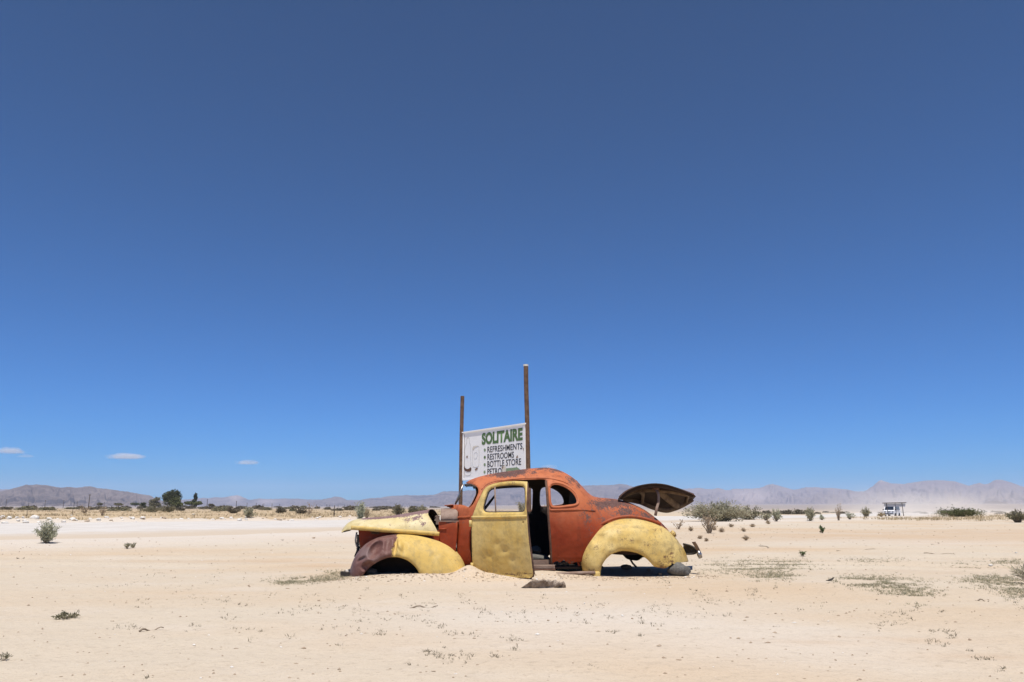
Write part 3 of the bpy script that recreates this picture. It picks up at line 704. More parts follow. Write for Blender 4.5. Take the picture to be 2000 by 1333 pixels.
# --- cowl front: beige firewall section and the orange hood side panel
def firewall():
    us = np.linspace(uP(860.5, 1010, -0.5), uf + 0.01, 12); vs = []; nt_ = 26
    zb = C(860, 1019, -0.5).z
    for u in us:
        q = (u - us[0]) / (us[-1] - us[0])
        for k in range(nt_):
            a = k / (nt_ - 1) * math.pi
            w = 0.475 * (1 - 0.02 * (1 - q)); h = 0.97 * (C(876, 993, -0.2).z - zb) * (1 - 0.02 * (1 - q))
            vs.append((u, -w * (abs(math.cos(a)) ** 0.75) * (1 if math.cos(a) > 0 else -1), zb + h * abs(math.sin(a)) ** 0.62))
    fs = [(i * nt_ + k, i * nt_ + k + 1, (i + 1) * nt_ + k + 1, (i + 1) * nt_ + k) for i in range(11) for k in range(nt_ - 1)]
    o = link_mesh('cowl_section', vs, fs, M_RUSTLIGHT, car); solid(o, 0.012, 0)
    zl = 0.15; vs = [(us[0] + 0.03, -0.5 + i * 0.1, z) for z in (zl, zb) for i in range(11)]
    top = [(us[0] + 0.03, v[1] * 0.97, v[2]) for v in o_first(o, nt_)]
    mb = MB(); mb.add(top + [(us[0] + 0.03, 0.46, zl), (us[0] + 0.03, -0.46, zl)], [tuple(range(len(top) + 2))])
    solid(mb.build('firewall', M_RUST, car, False), 0.012, 0)
def o_first(o, n): return [tuple(o.data.vertices[i].co) for i in range(n)]
firewall()
# flap of the cowl ventilator
mb = MB(); a = C(868, 987.8, -0.2); b = C(886, 986.2, -0.2)
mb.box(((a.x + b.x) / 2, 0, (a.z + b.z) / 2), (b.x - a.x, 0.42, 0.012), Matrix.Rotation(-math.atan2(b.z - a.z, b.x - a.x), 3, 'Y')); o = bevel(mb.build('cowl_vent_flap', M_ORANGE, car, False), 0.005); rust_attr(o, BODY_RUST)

def plate_px(name, outline_px, yfun, mats, du=0.03, thick=0.01, parent=car, blobs=(), mo=1, holes=()):
    """curved sheet: outline given in pixels on the surface y = yfun(u, z)"""
    def solve(px, py):
        y = -0.6
        for _ in range(12):
            p = C(px, py, y); y = yfun(p.x, p.z)
        return (p.x, p.z)
    P, F_ = cdt([solve(*p) for p in outline_px], [[solve(*p) for p in h] for h in holes], du, du)
    X = np.stack([P[:, 0], np.array([yfun(a, b) for a, b in P]), P[:, 1]], 1)
    F_ = orient(X, F_, np.array([X[:, 0].mean(), 3.0, X[:, 2].mean()]))
    o = link_mesh(name, X, F_, mats, parent, attrs=dict(rust=gauss_w(car_px(X), blobs)))
    solid(o, thick, -1, mo, 0); return o
def panel_y(u, z): return -(0.535 + 0.09 * (u - (uf - 0.25))) - 0.02 * math.sin((z - 0.1) * 4)
side = plate_px('hood_side_panel', [(857, 1019.5), (893.5, 1018), (893.5, 1040), (891.5, 1062), (888, 1100), (862, 1100), (860, 1060), (857, 1040)], panel_y, [M_ORANGE, M_INNER], blobs=[(880, 1020, 14, 2.5, .6), (870, 1050, 6, 6, .25)])
mb = MB(); mb.tube([(uf - 0.24, panel_y(uf - 0.24, C(858, 1034, -.6).z) - 0.004, C(858, 1034, -.6).z), (uf - 0.14, panel_y(uf - 0.14, C(858, 1034, -.6).z) - 0.006, C(868, 1033.7, -.6).z)], 0.013, 8); rust_attr(mb.build('moulding_stub', M_ORANGE, side), [])
mb = MB(); zz = C(858, 1019, -0.55).z; mb.box((uf - 0.11, -0.545, zz + 0.004), (0.26, 0.05, 0.016)); mb.build('ledge_strip', M_RUSTLIGHT, side, False)
# inner aprons beside the engine bay (dark red, in shade)
for sgn in (-1, 1):
    def ap_y(u, z, s=sgn): return -(0.40 + 0.06 * (u + 2.0))
    ap = plate_px('inner_apron', [(700, 1036), (860, 1036), (862, 1078), (705, 1078), (702, 1060)], ap_y, [M_ORANGE, M_INNER], du=0.06, blobs=[(715, 1050, 20, 12, .25)])
    ww = plate_px('lower_apron_shade', [(704, 1079), (862, 1079), (865, 1126), (706, 1128)], ap_y, [M_INNER, M_INNER], du=0.08); ww.scale = (1, 1 if sgn < 0 else -1, 1)  # lower apron in near black: the arch's shade put into its colour
    if sgn > 0: ap.scale = (1, -1, 1)

# --- fenders
def fender(name, pairs, ylip, youter, mats, blobs, dents=(), inner=0.2, yend=None, n=150, m=26, base=0.0):
    A = resample([p[0] for p in pairs], n); B = resample([p[1] for p in pairs], n)
    vs = []
    for i in range(n):
        for j in range(m):
            q = j / (m - 1)
            rr = math.sin(q * math.pi / 2)                       # denser near the crown
            px = A[i] + (B[i] - A[i]) * rr
            e = 1 - math.sqrt(max(1 - rr ** 2.4, 0))
            lip = max(0, 1 - rr / 0.16)
            y = ylip + (youter - ylip) * e + 0.030 * lip ** 2
            if yend is not None: y += yend(i / (n - 1), rr)
            vs.append(C(px[0], px[1], y)[:])
        p = Vector(vs[-1])
        for k in (0.35, 1.0): vs.append((p.x, p.y + inner * k, p.z - 0.01 * k))
    vs = np.array(vs); M2 = m + 2
    pxs = car_px(vs)
    for (x, y, sx, sy, ang, k) in dents:
        c_, s_ = math.cos(ang), math.sin(ang); dx = pxs[:, 0] - x; dy = pxs[:, 1] - y
        a = (dx * c_ + dy * s_) / sx; b = (-dx * s_ + dy * c_) / sy
        rad = a * a + b * b; w = np.maximum(1 - rad, 0) ** 1.05
        vs[:, 1] += k * w
    idx = np.arange(n * M2).reshape(n, M2)
    F_ = np.stack([idx[:-1, :-1], idx[:-1, 1:], idx[1:, 1:], idx[1:, :-1]], -1).reshape(-1, 4)
    o = link_mesh(name, vs, F_, mats, car, attrs=dict(rust=np.maximum(gauss_w(pxs, blobs), base)))
    me = o.data; 
    if me.polygons[len(me.polygons) // 2].normal.y > 0: me.flip_normals()
    solid(o, 0.012, -1, 1, 0)
    return o
SEAM = C(771, 1068, -0.82).x
M_FRONTF = paint('front_fender_paint', (0.585, 0.400, 0.115), (0.635, 0.475, 0.185), RUST, RUST2, 0.58, seam=SEAM, second=((0.135, 0.062, 0.052), (0.185, 0.095, 0.082), (0.20, 0.15, 0.145)), stain=0.04, dirt=(0.29, 0.225, 0.11), grain=1.7, soft=0.38)
front_pairs = [((708, 1134), (681, 1134)), ((710, 1124), (682, 1120)), ((716, 1115), (686, 1105)), ((726, 1106), (692, 1090)), ((736, 1099), (701, 1076)), ((746, 1094), (714, 1063)), ((756, 1090.5), (732, 1052.5)), ((766, 1089), (752, 1046.5)), ((777, 1089), (775, 1043.5)), ((788, 1092), (800, 1044)), ((797, 1096), (822, 1047)), ((805, 1102), (842, 1052)), ((811, 1108), (860, 1058)), ((816, 1115), (876, 1065)), ((820, 1124), (890, 1074)), ((830, 1131), (899, 1082)), ((845, 1132), (905, 1090)), ((862, 1131), (909, 1098)), ((880, 1129), (911, 1106)), ((897, 1126), (912, 1112)), ((909, 1121), (912, 1117))]
def fr_end(s, r): return 0.26 * max(0, (s - 0.72) / 0.28) ** 1.6 * (0.35 + 0.65 * r) + 0.10 * max(0, (0.22 - s) / 0.22) ** 2
FR_DENTS = [(733, 1074, 12, 22, 0.62, 0.135), (757, 1066, 9, 16, 0.3, 0.060), (719, 1107, 15, 11, -0.35, 0.085), (706, 1093, 12, 4, -0.55, 0.045), (772, 1068, 5, 25, 0.18, 0.070), (781, 1064, 6, 14, -0.35, -0.030), (789, 1074, 7, 16, 0.2, 0.022), (798, 1055, 14, 5, 0.2, 0.010), (812, 1066, 12, 7, 0.3, 0.012), (850, 1085, 10, 8, 0, 0.008)]
FR_RUST = [(900, 1112, 16, 10, .30), (766, 1088, 5, 5, .6), (890, 1095, 14, 16, .22), (800, 1055, 18, 8, .22), (840, 1128, 60, 3, .35)]
ff = fender('front_fender', front_pairs, -VC + 0.01, -0.50, [M_FRONTF, M_INNER], FR_RUST, FR_DENTS, 0.12, fr_end)
ff['label'] = 'near front fender, maroon and crushed at its nose, yellow behind'
ff2 = ff.copy(); COL.objects.link(ff2); ff2.scale = (1, -1, 1); ff2['label'] = 'far front fender behind the engine bay'
rear_pairs = [((1172, 1129), (1139, 1117)), ((1173, 1118), (1134.5, 1106)), ((1175, 1108), (1134, 1092)), ((1179, 1099), (1138, 1076)), ((1185, 1091), (1146, 1060)), ((1193, 1084), (1158, 1044)), ((1202, 1080), (1174, 1030)), ((1213, 1077), (1192, 1020)), ((1225, 1077), (1212, 1014)), ((1237, 1079), (1235, 1013)), ((1247, 1082), (1257, 1016)), ((1256, 1087), (1278, 1022)), ((1264, 1093), (1297, 1031)), ((1271, 1100), (1312, 1043)), ((1278, 1107), (1324, 1056)), ((1290, 1110), (1333, 1068)), ((1301, 1110), (1340, 1082)), ((1310, 1102), (1345, 1097))]
def re_end(s, r): return 0.20 * max(0, (s - 0.70) / 0.30) ** 1.6 * (0.35 + 0.65 * r) + 0.05 * max(0, (0.2 - s) / 0.2) ** 2
RE_DENTS = [(1168, 1052, 15, 8, -0.7, 0.040), (1180, 1040, 13, 6, -0.6, -0.016), (1158, 1066, 11, 7, -0.9, -0.016), (1235, 1032, 36, 4, 0.1, 0.012), (1310, 1080, 9, 11, 0.2, 0.022), (1330, 1062, 9, 6, 0.8, 0.022), (1280, 1044, 14, 10, 0.5, 0.018), (1300, 1060, 10, 8, 0.2, -0.010), (1195, 1062, 10, 12, 0.3, 0.012), (1245, 1062, 12, 8, 0, 0.010)]
RE_RUST = [(1312, 1085, 12, 18, .45), (1300, 1098, 30, 9, .48), (1290, 1110, 34, 5, .75), (1144, 1096, 9, 24, .38), (1285, 1036, 24, 9, .42), (1206, 1040, 22, 10, .32), (1170, 1070, 22, 16, .33), (1225, 1055, 34, 16, .32), (1270, 1062, 30, 18, .35), (1150, 1118, 26, 8, .4), (1332, 1080, 12, 20, .38), (1300, 1088, 8, 3, .8), (1312, 1082, 4, 4, .95), (1312, 1097, 5, 3, .95), (1190, 1090, 12, 16, .3)]
rf = fender('rear_fender', rear_pairs, -VC + 0.01, -0.56, [M_YELLOW, M_INNER], RE_RUST, RE_DENTS, 0.10, re_end, base=0.17)
rf['label'] = 'near rear fender, yellow paint flecked with rust'
rf2 = rf.copy(); COL.objects.link(rf2); rf2.scale = (1, -1, 1); rf2['label'] = 'far rear fender seen under the wreck'
# orange flange round the rear fender
P = resample([C(x, y, -0.60)[:] for x, y in ((1131.5, 1108), (1130, 1092), (1134, 1075), (1142, 1058), (1155, 1041), (1171, 1027), (1190, 1016.5), (1212, 1010.5), (1236, 1009.5), (1258, 1013), (1279, 1019.5), (1290, 1024))], 70)
mb = MB(); mb.tube(P, 0.020, 8); rust_attr(mb.build('fender_flange', M_ORANGE, car), [(1240, 1012, 40, 6, .3)])
# foot of the near rear fender and broken tail-lamp socket
mb = MB(); a = C(1165, 1122.5, -0.84); mb.box(a, (0.10, 0.05, 0.075)); o = bevel(mb.build('fender_foot', M_YELLOW, rf, False), 0.02); rust_attr(o, [], 0.15)
mb = MB(); mb.tube([C(1311, 1039, -0.52), C(1316, 1044, -0.54), C(1319, 1049, -0.55)], [0.03, 0.036, 0.02], 10); rust_attr(mb.build('tail_lamp_socket', M_YELLOW, rf), [], 0.45)

# --- hood: long panel lying loose over the engine bay, yellow side and brown top
def hood():
    bot = resample([C(x, y, -0.56 + 0.12 * max(0, (700 - x) / 32))[:] for x, y in ((668, 1040), (676, 1036.5), (690, 1035.5), (720, 1037.5), (760, 1041), (800, 1043.5), (830, 1045.5), (858, 1047.5))], 70)
    topc = resample([C(x, y, -0.18)[:] for x, y in ((669, 1038), (673, 1030), (681, 1022), (693, 1016.5), (715, 1013.5), (750, 1010.5), (785, 1005.0), (808, 1000.5), (830, 996.5))], 70)
    n, k = 70, 41; vs = []; tm = []
    for i in range(n):
        b, t = bot[i], topc[i]; zc = t[2] + 0.012
        for j in range(k):
            a = j / (k - 1) * math.pi; s = math.sin(a); c = math.cos(a)
            q = s ** 0.95; dg = math.degrees(a)
            rk = q ** 1.2 if dg < 50 else (q ** 1.2) * (1 - 0.42 * (dg - 50) / 40) if dg < 90 else 0.58 * max(0, 1 - (dg - 90) / 60)
            rk = rk * (i / (n - 1)) + q ** 1.2 * (1 - i / (n - 1))
            y = -abs(b[1]) * (abs(c) ** 0.62) * (1 if c >= 0 else -1)
            vs.append((b[0] + (t[0] - b[0]) * rk, y, b[2] + (zc - b[2]) * q)); tm.append(q)
    vs = np.array(vs); tm = np.array(tm)
    px = car_px(vs)
    w = gauss_w(px, [(815, 1013, 16, 9, .62), (800, 1016, 14, 8, .52), (828, 1022, 8, 6, .5), (790, 1010, 18, 5, .4), (770, 1027, 50, 3, .25), (840, 1046, 20, 3, .3)])
    w = np.maximum(w, 1.3 * sstep(0.83, 0.90, tm) * sstep(690, 730, px[:, 0]))
    # the nose bends down into a beak, the side is softly dented
    vs[:, 1] += np.where(vs[:, 1] < 0, 1, -1) * (0.02 * np.exp(-((px[:, 0] - 740) / 10) ** 2 - ((px[:, 1] - 1030) / 6) ** 2) + 0.015 * np.exp(-((px[:, 0] - 700) / 14) ** 2 - ((px[:, 1] - 1030) / 8) ** 2))
    fs = [(i * k + j, i * k + j + 1, (i + 1) * k + j + 1, (i + 1) * k + j) for i in range(n - 1) for j in range(k - 1)]
    fs += [tuple(range(k))]
    o = link_mesh('hood', vs, fs, [M_HOOD, M_INNER], car, attrs=dict(rust=w))
    if o.data.polygons[(n // 2) * (k - 1) + k // 2].normal.z < 0: o.data.flip_normals()
    solid(o, 0.010, -1, 1, 0)
    for sg in (1, -1):
        mb = MB(); Pm = [(b[0], sg * (b[1] - 0.004), b[2] + 0.028) for b in bot[8:]]
        mb.tube(Pm, 0.027, 8, flat=0.55); rust_attr(mb.build('hood_moulding', M_YELLOW, o), [(830, 1044, 30, 4, .35), (740, 1039, 10, 3, .3)])
    return o
M_HOOD = paint('hood_paint', (0.58, 0.475, 0.235), (0.63, 0.55, 0.345), (0.17, 0.095, 0.088), (0.25, 0.17, 0.16), 0.5, dirt=(0.34, 0.25, 0.10))
hood()
# hinge bracket debris behind the hood
mb = MB(); mb.tube([C(850, 1009, -0.1), C(853, 1012, -0.1), C(852, 1018, -0.1)], 0.03, 6); mb.box(C(855, 1016, -0.12), (0.05, 0.05, 0.12)); mb.build('hood_hinge', M_RUSTLIGHT, car, False)
# lug holding the fender to the apron
mb = MB(); mb.box(C(733, 1040, -0.43), (0.10, 0.03, 0.05)); mb.tube([C(724, 1038, -0.43), C(730, 1042, -0.44), C(738, 1041, -0.44)], 0.014, 6); mb.build('apron_bracket', M_RUST, car, False)
# --- grille: thin dark bars wrapped round the nose
gr = None
mbf = MB()
fr = resample([C(x, y, -0.30)[:] for x, y in ((697, 1040), (695, 1050), (694.5, 1058), (697, 1068), (702, 1076))], 12)
gr = empty('grille'); gr.parent = car
for sg in (1, -1): mbf = MB(); mbf.tube([(p[0], p[1] * sg, p[2]) for p in fr], 0.012, 6); mbf.build('grille_edge', M_CHROME, gr)
for i in range(9):
    z0 = fr[2][2] + (fr[10][2] - fr[2][2]) * i / 8; mb = MB(); P = []
    for a in np.linspace(-1, 1, 15): P.append((fr[5][0] - 0.01 + 0.26 * abs(a) ** 2.2, -0.40 * a, z0 - 0.03 * abs(a)))
    mb.tube(P, 0.0085, 6); mb.build('grille_bar', M_BLACKBAR, gr)
mb = MB(); mb.box((C(705, 1080, 0).x + 0.05, 0, 0.28), (0.05, 0.72, 0.34)); mb.build('radiator_support', M_RUST, car, False)
mb = MB(); mb.tube([C(701, 1068, -0.36), C(698, 1078, -0.36), C(694, 1088, -0.38)], 0.02, 6); mb.build('grille_stay', M_BLACKBAR, car)
# front bumper iron sticking out of the sand
mb = MB(); a = C(674, 1122, -0.55); mb.box(a, (0.10, 0.05, 0.055), Matrix.Rotation(0.12, 3, 'Y')); mb.box(a + Vector((-0.045, 0, -0.015)), (0.025, 0.06, 0.10)); mb.box(a + Vector((0.20, 0, 0.0)), (0.36, 0.045, 0.05)); mb.build('bumper_iron', M_BLACKBAR, car, False)

# --- sills
mb = MB(); ul, ur = uP(985, 1105), uP(1084, 1105)
mb.box(((ul + ur) / 2, -0.665, 0.115), (ur - ul, 0.07, 0.05)); o = mb.build('sill', M_RUSTLIGHT, car, False); bevel(o, 0.008)
mb = MB(); mb.box(((ul + ur) / 2 + 0.03, -0.725, 0.082), (ur - ul - 0.06, 0.035, 0.022)); bevel(mb.build('sill_flange', M_RUST, car, False), 0.005)
mb = MB(); mb.box(((ul + ur) / 2, -0.60, 0.17), (ur - ul, 0.02, 0.06)); mb.build('floor_edge', M_RUSTLIGHT, car, False)
mb = MB(); a, b = C(1086, 1122, -0.86), C(1162, 1119, -0.84); mb.tube([a, (a + b) / 2 + Vector((0, 0, 0.004)), b], 0.022, 8, flat=1.6); mb.build('running_board_strip', M_RUSTLIGHT, car)
for sg in (1,):
    mb = MB(); mb.box(((ul + ur) / 2, 0.68, 0.12), (ur - ul, 0.07, 0.06)); mb.build('sill', M_RUST, car, False)

# --- door, swung open about its front edge
DA = math.radians(41)
hinge = C(921.5, 1060, -0.685); hinge = Vector((hinge.x, -0.685, 0))
dx, dn = Vector((math.cos(DA), -math.sin(DA), 0)), Vector((-math.sin(DA), -math.cos(DA), 0))   # along the door / outward
def door_off(z):
    """how far the skin stands in (negative) or out of the hinge plane at height z"""
    tau = max(0.0, min((z - 0.05) / 1.36, 0.98))
    return 0.73 * (math.sqrt(max(1 - tau ** 4.2, 0)) - 1) * 0.82 - 0.095 * max(0, 1 - tau / 0.55) ** 2 + 0.02
def door_pt(a, z, extra=0.0): return hinge + dx * a + dn * (door_off(z) + extra) + Vector((0, 0, z))
def inv_door(px, py):
    r = ray(px, py); o = Vector((0, 0, CAMH)) - ORG; ol = Vector((o.dot(U), o.dot(V), o.z)); rl = Vector((r.dot(U), r.dot(V), r.z))
    off = 0.0
    for _ in range(30):
        t = (off - (ol - hinge).dot(dn)) / rl.dot(dn); p = ol + rl * t; off = 0.5 * off + 0.5 * door_off(p.z)
    return ((p - hinge).dot(dx), p.z)
d_out = [(921.5, 1012), (921, 1040), (921.5, 1070), (922.5, 1098), (925, 1106), (930, 1111), (940, 1116.5), (955, 1121), (984, 1126.5), (1010, 1129), (1033, 1130), (1039, 1128), (1041.5, 1123), (1037.5, 1092), (1033.5, 1062), (1030.5, 1030), (1029.5, 1011), (1029.5, 975), (1030, 941), (1018, 940.3), (1004, 940), (988, 941), (974, 943), (963, 945.5), (954, 949), (948, 953), (944, 958), (938, 971), (929, 991)]
d_hole = [(942, 994), (944.5, 998.5), (950, 1001), (975, 1001), (1000, 1000.8), (1017, 1000.5), (1022, 998), (1023.5, 985), (1023.5, 970), (1023, 957), (1021, 951.5), (1015, 949), (1000, 948), (980, 949.3), (966, 952), (956, 956.5), (951, 962), (947.5, 972), (944, 984)]
do = [inv_door(*p) for p in d_out]; dh = dense([inv_door(*p) for p in d_hole], 60)
lock = [inv_door(*p) for p in ((1021.5, 1018.2), (1023, 1020.2), (1021.5, 1022.3), (1020, 1020.2))]
def densify(P, k=4): 
    out = []
    for i in range(len(P)):
        a = P[i]; b = P[(i + 1) % len(P)]
        for j in range(k): out.append((a[0] + (b[0] - a[0]) * j / k, a[1] + (b[1] - a[1]) * j / k))
    return out
def make_door():
    P, F_ = cdt(densify(do), [dh, lock], 0.024, 0.024)
    H = np.array(dh)
    X = []
    zm = inv_door(975, 1010)[1]
    for a, z in P:
        e = 0.0
        d = math.sqrt(((H[:, 0] - a) ** 2 + (H[:, 1] - z) ** 2).min())
        e -= 0.022 * max(0.0, 1 - d / 0.030) ** 1.5                      # rolled edge of the window opening
        e += 0.012 * math.exp(-((d - 0.045) / 0.012) ** 2) * (1 if z > zm + 0.03 else 0)
        X.append(door_pt(a, z, e)[:])
    X = np.array(X); px = car_px(X)
    for (x, y, s, k) in ((985, 1075, 7, .022), (970, 1062, 5, .014), (1000, 1092, 6, .014), (955, 1085, 7, .015), (948, 1028, 4, .007), (985, 1046, 4, .006), (1008, 1064, 4, .005), (976, 1080, 3, .006)):
        X -= np.outer(k * np.exp(-((px[:, 0] - x) ** 2 + (px[:, 1] - y) ** 2) / s ** 2), np.array(dn))
    F_ = orient(X, F_, np.array(hinge - dn * 3 + Vector((0, 0, 0.6))))
    w = gauss_w(px, [(1010, 1121.5, 34, 2.2, 1.0), (1000, 943, 22, 3, .4), (1026, 1128, 14, 4, .45), (950, 1116, 22, 3.5, .5), (980, 1004, 24, 2.5, .38), (1024, 1020, 4, 4, .2), (960, 955, 10, 6, .3), (946, 975, 4, 14, .35)])
    o = link_mesh('door', X, F_, [M_YELLOW, M_RUST], car, attrs=dict(rust=w))
    o['label'] = 'yellow passenger door swung open on its front hinges'
    solid(o, 0.040, -1, 1, 1)
    return o
door = make_door()
def on_door(px, py, e=0.006): a, z = inv_door(px, py); return door_pt(a, z, e)
mb = MB(); Pm = resample([on_door(x, y)[:] for x, y in ((922, 1011), (950, 1010.8), (985, 1010.3), (1010, 1009.6), (1029, 1008.8))], 30)
mb.tube(Pm, 0.018, 8, flat=0.7); rust_attr(mb.build('door_moulding', M_YELLOW, door), [(975, 1008, 30, 4, .25)])
mb = MB(); mb.tube([on_door(965, 951, -0.02), on_door(965.5, 975, -0.02), on_door(966.5, 1001, -0.02)], 0.010, 6); mb.tube([on_door(963, 953, -0.03), on_door(965, 1000, -0.03)], 0.006, 6); mb.build('vent_window_post', M_RUSTLIGHT, door)
# window channel (dark inner frame)
H = [door_pt(a, z, -0.035) for a, z in dh]; mb = MB(); mb.tube(H + [H[0]], 0.012, 6, cap=False); mb.build('window_channel', M_BLACKBAR, door)
for y0, y1, x in ((1016.5, 1029, 920), (1100, 1112, 923)):
    a, b = on_door(x, y0, 0.0), on_door(x, y1, 0.0); mb = MB(); mb.tube([a + dn * 0.012, b + dn * 0.012], 0.020, 10); mb.box((a + b) / 2 + Vector((0.03, 0, 0)) - dn * 0.02, (0.06, 0.02, 0.06)); rust_attr(mb.build('hinge', M_YELLOW, door), [], 0.12)

# --- boot lid propped up, dark underside towards the camera
def lid():
    near = resample([C(x, y, -0.22)[:] for x, y in ((1207, 974.5), (1222, 960.5), (1240, 951.5), (1260, 946), (1280, 944.3), (1300, 946.3), (1320, 952), (1340, 960), (1354, 966), (1358, 968.5))], 50)
    farp = resample([C(x, y, 0.62)[:] for x, y in ((1207, 974.5), (1228, 977), (1250, 983), (1275, 995), (1300, 1001), (1318, 997), (1334, 989), (1348, 979), (1356, 971), (1358, 968.5))], 50)
    m = 24; vs = []
    def S_(s, q, e=0.0):
        a = np.array([np.interp(s, np.linspace(0, 1, 50), near[:, k]) for k in range(3)]); b = np.array([np.interp(s, np.linspace(0, 1, 50), farp[:, k]) for k in range(3)])
        wq = np.sin(np.pi * s) ** 0.5
        p = a + (b - a) * q; bulge = 4 * q * (1 - q) * 0.10 * wq - e
        return p + np.array([0, 0.55, 0.83]) * bulge
    ss_ = np.linspace(0, 1, 50)
    for s in ss_:
        for j in range(m): vs.append(S_(s, j / (m - 1)))
    fs = [(i * m + j, i * m + j + 1, (i + 1) * m + j + 1, (i + 1) * m + j) for i in range(49) for j in range(m - 1)]
    vs = np.array(vs)
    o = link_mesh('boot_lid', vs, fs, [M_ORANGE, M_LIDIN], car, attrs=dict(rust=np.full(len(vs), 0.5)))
    o['label'] = 'dark rusty boot lid propped open, its ribbed underside showing'
    if o.data.polygons[len(o.data.polygons) // 2].normal.z < 0: o.data.flip_normals()
    solid(o, 0.014, -1, 1, 1)
    def rib(path, r, mat=M_LIDRIB, flat=0.55):
        P = resample(path, 30); mb = MB(); mb.tube([S_(np.clip(s, .01, .99), q, 0.030) for s, q in P], r, 8, flat=flat); mb.build('lid_rib', mat, o)
    rib([(0.03, 0.10), (0.2, 0.10), (0.5, 0.09), (0.8, 0.10), (0.97, 0.12)], 0.030, M_LIDIN)
    rib([(0.06, 0.93), (0.25, 0.92), (0.5, 0.92), (0.75, 0.92), (0.95, 0.9)], 0.035)
    rib([(0.06, 0.52), (0.2, 0.46), (0.45, 0.36), (0.7, 0.34), (0.9, 0.40)], 0.034)
    rib([(0.30, 0.42), (0.33, 0.6), (0.30, 0.9)], 0.040)
    rib([(0.52, 0.37), (0.60, 0.55), (0.70, 0.80), (0.74, 0.9)], 0.052)
    rib([(0.88, 0.2), (0.90, 0.5), (0.86, 0.85)], 0.036)
    rib([(0.14, 0.2), (0.3, 0.22), (0.45, 0.3)], 0.018, M_LIDIN)
    rib([(0.55, 0.3), (0.75, 0.24), (0.88, 0.26)], 0.018, M_LIDIN)
    mb = MB(); mb.tube([S_(0.5, 0.14, 0.02), S_(0.5, 0.20, 0.05)], 0.05, 8); mb.build('stay_bracket', M_RUST, o)
    top = Vector(S_(0.50, 0.18, 0.05)); bot = C(1280, 1003, -0.20); mid = C(1286, 982, -0.12)
    mb = MB(); mb.tube([top, C(1286.5, 968, -0.12), mid, C(1283, 992, -0.16), bot + Vector((0, 0, -0.03))], 0.020, 8, flat=0.6); mb.build('lid_stay', M_RUSTLIGHT, car)
lid()
# --- rear bumper blade and its loop bracket
mb = MB(); P = []
bpts = []
for y in np.linspace(-0.66, -0.57, 21):
    q = (y + 0.66) / 0.09; c0 = C(1363, 1073.5, -0.62)
    c = Vector((c0.x - 0.02 * q ** 2, y, c0.z))
    for k in range(5):
        s = k / 4 - 0.5; h = 0.21 * (1 - 0.1 * q)
        bpts.append((c.x + s * -0.085 + 0.012 * (1 - 4 * s * s), c.y, c.z + s * h))
fs = [(i * 5 + k, (i + 1) * 5 + k, (i + 1) * 5 + k + 1, i * 5 + k + 1) for i in range(20) for k in range(4)]
o = link_mesh('rear_bumper', bpts, fs, [M_RUSTLIGHT, M_RUST], car); solid(o, 0.008, 0, 0, 0)
mb = MB(); a = C(1363, 1083, -0.63); mb.tube([a + Vector((0.0, -0.03, 0.05)), a + Vector((0.01, -0.035, 0.0)), a + Vector((0.02, -0.03, -0.05))], [0.02, 0.035, 0.02], 10); mb.build('bumper_guard', M_CHROME, o)
mb = MB()
lp = resample([C(1336, 1063, -0.42)[:], C(1348, 1066, -0.46)[:], C(1357, 1071, -0.52)[:], C(1362, 1077, -0.57)[:], C(1356, 1081.5, -0.52)[:], C(1346, 1082.5, -0.46)[:], C(1335, 1082, -0.4)[:]], 26)
mb.tube(lp, 0.013, 6, flat=1.6); mb.tube(lp + np.array([0, 0.05, 0]), 0.013, 6, flat=1.6)
mb.add([tuple(p + np.array([0, 0.03, 0])) for p in lp], [tuple(range(len(lp)))])
mb.build('bumper_bracket', M_BLACKBAR, car)

# ------------------------------------------------------------------ stones
def rock_mesh(name, seed, mat, sub=3, rough=0.25, flat=1.0, cut=True):
    rs = np.random.default_rng(seed); bm = bmesh.new(); bmesh.ops.create_icosphere(bm, subdivisions=sub, radius=1.0)
    co = np.array([v.co[:] for v in bm.verts])
    if cut:
        for _ in range(9):
            n = rs.normal(size=3); n /= np.linalg.norm(n); d = rs.uniform(0.62, 0.92); s = co @ n; k = s > d; co[k] -= np.outer(s[k] - d, n) * 0.9
    co *= (1 + rough * fbm(co[:, 0] * 1.7 + seed, co[:, 1] * 1.7 + co[:, 2] * 2.3, 4, seed))[:, None]
    co[:, 2] *= flat
    for v, c in zip(bm.verts, co): v.co = c
    me = bpy.data.meshes.new(name); bm.to_mesh(me); bm.free(); me.materials.append(mat)
    me.polygons.foreach_set('use_smooth', [sub > 2] * len(me.polygons)); return me
def put(name, me, loc, scale, rz=0.0, label=None, cat=None, group=None, rx=0.0):
    o = bpy.data.objects.new(name, me); COL.objects.link(o); o.location = loc; o.scale = scale; o.rotation_euler = (rx, 0, rz)
    return tag(o, label, cat, group)
def rock_px(px0, px1, pytop, pybot, y, me, label, depth=0.12, rz=0.1, name='rock', sink=0.0, cat='rock'):
    a, b = C(px0, pybot, y), C(px1, pytop, y); cx = (a.x + b.x) / 2; hz_ = (b.z - a.z) / 2
    w = car2world(cx, y)
    return put(name, me, (w[0], w[1], a.z + hz_ - sink), ((b.x - a.x) / 2, depth, hz_), PSI + rz, label, cat)
R1 = rock_mesh('rock', 3, M_DARKSTONE); R2 = rock_mesh('rock', 8, M_STONE); R3 = rock_mesh('rock', 15, M_STONE, 3, 0.3); R4 = rock_mesh('rock', 22, M_DARKSTONE, 3, 0.2)
rock_px(1305, 1347, 1096, 1130, -0.70, R1, 'grey boulder propping up the rear fender of the wreck', 0.17)
rock_px(1212, 1233, 1103, 1114, -0.1, R2, 'small dark rock in the shade under the tail of the wreck', 0.1)
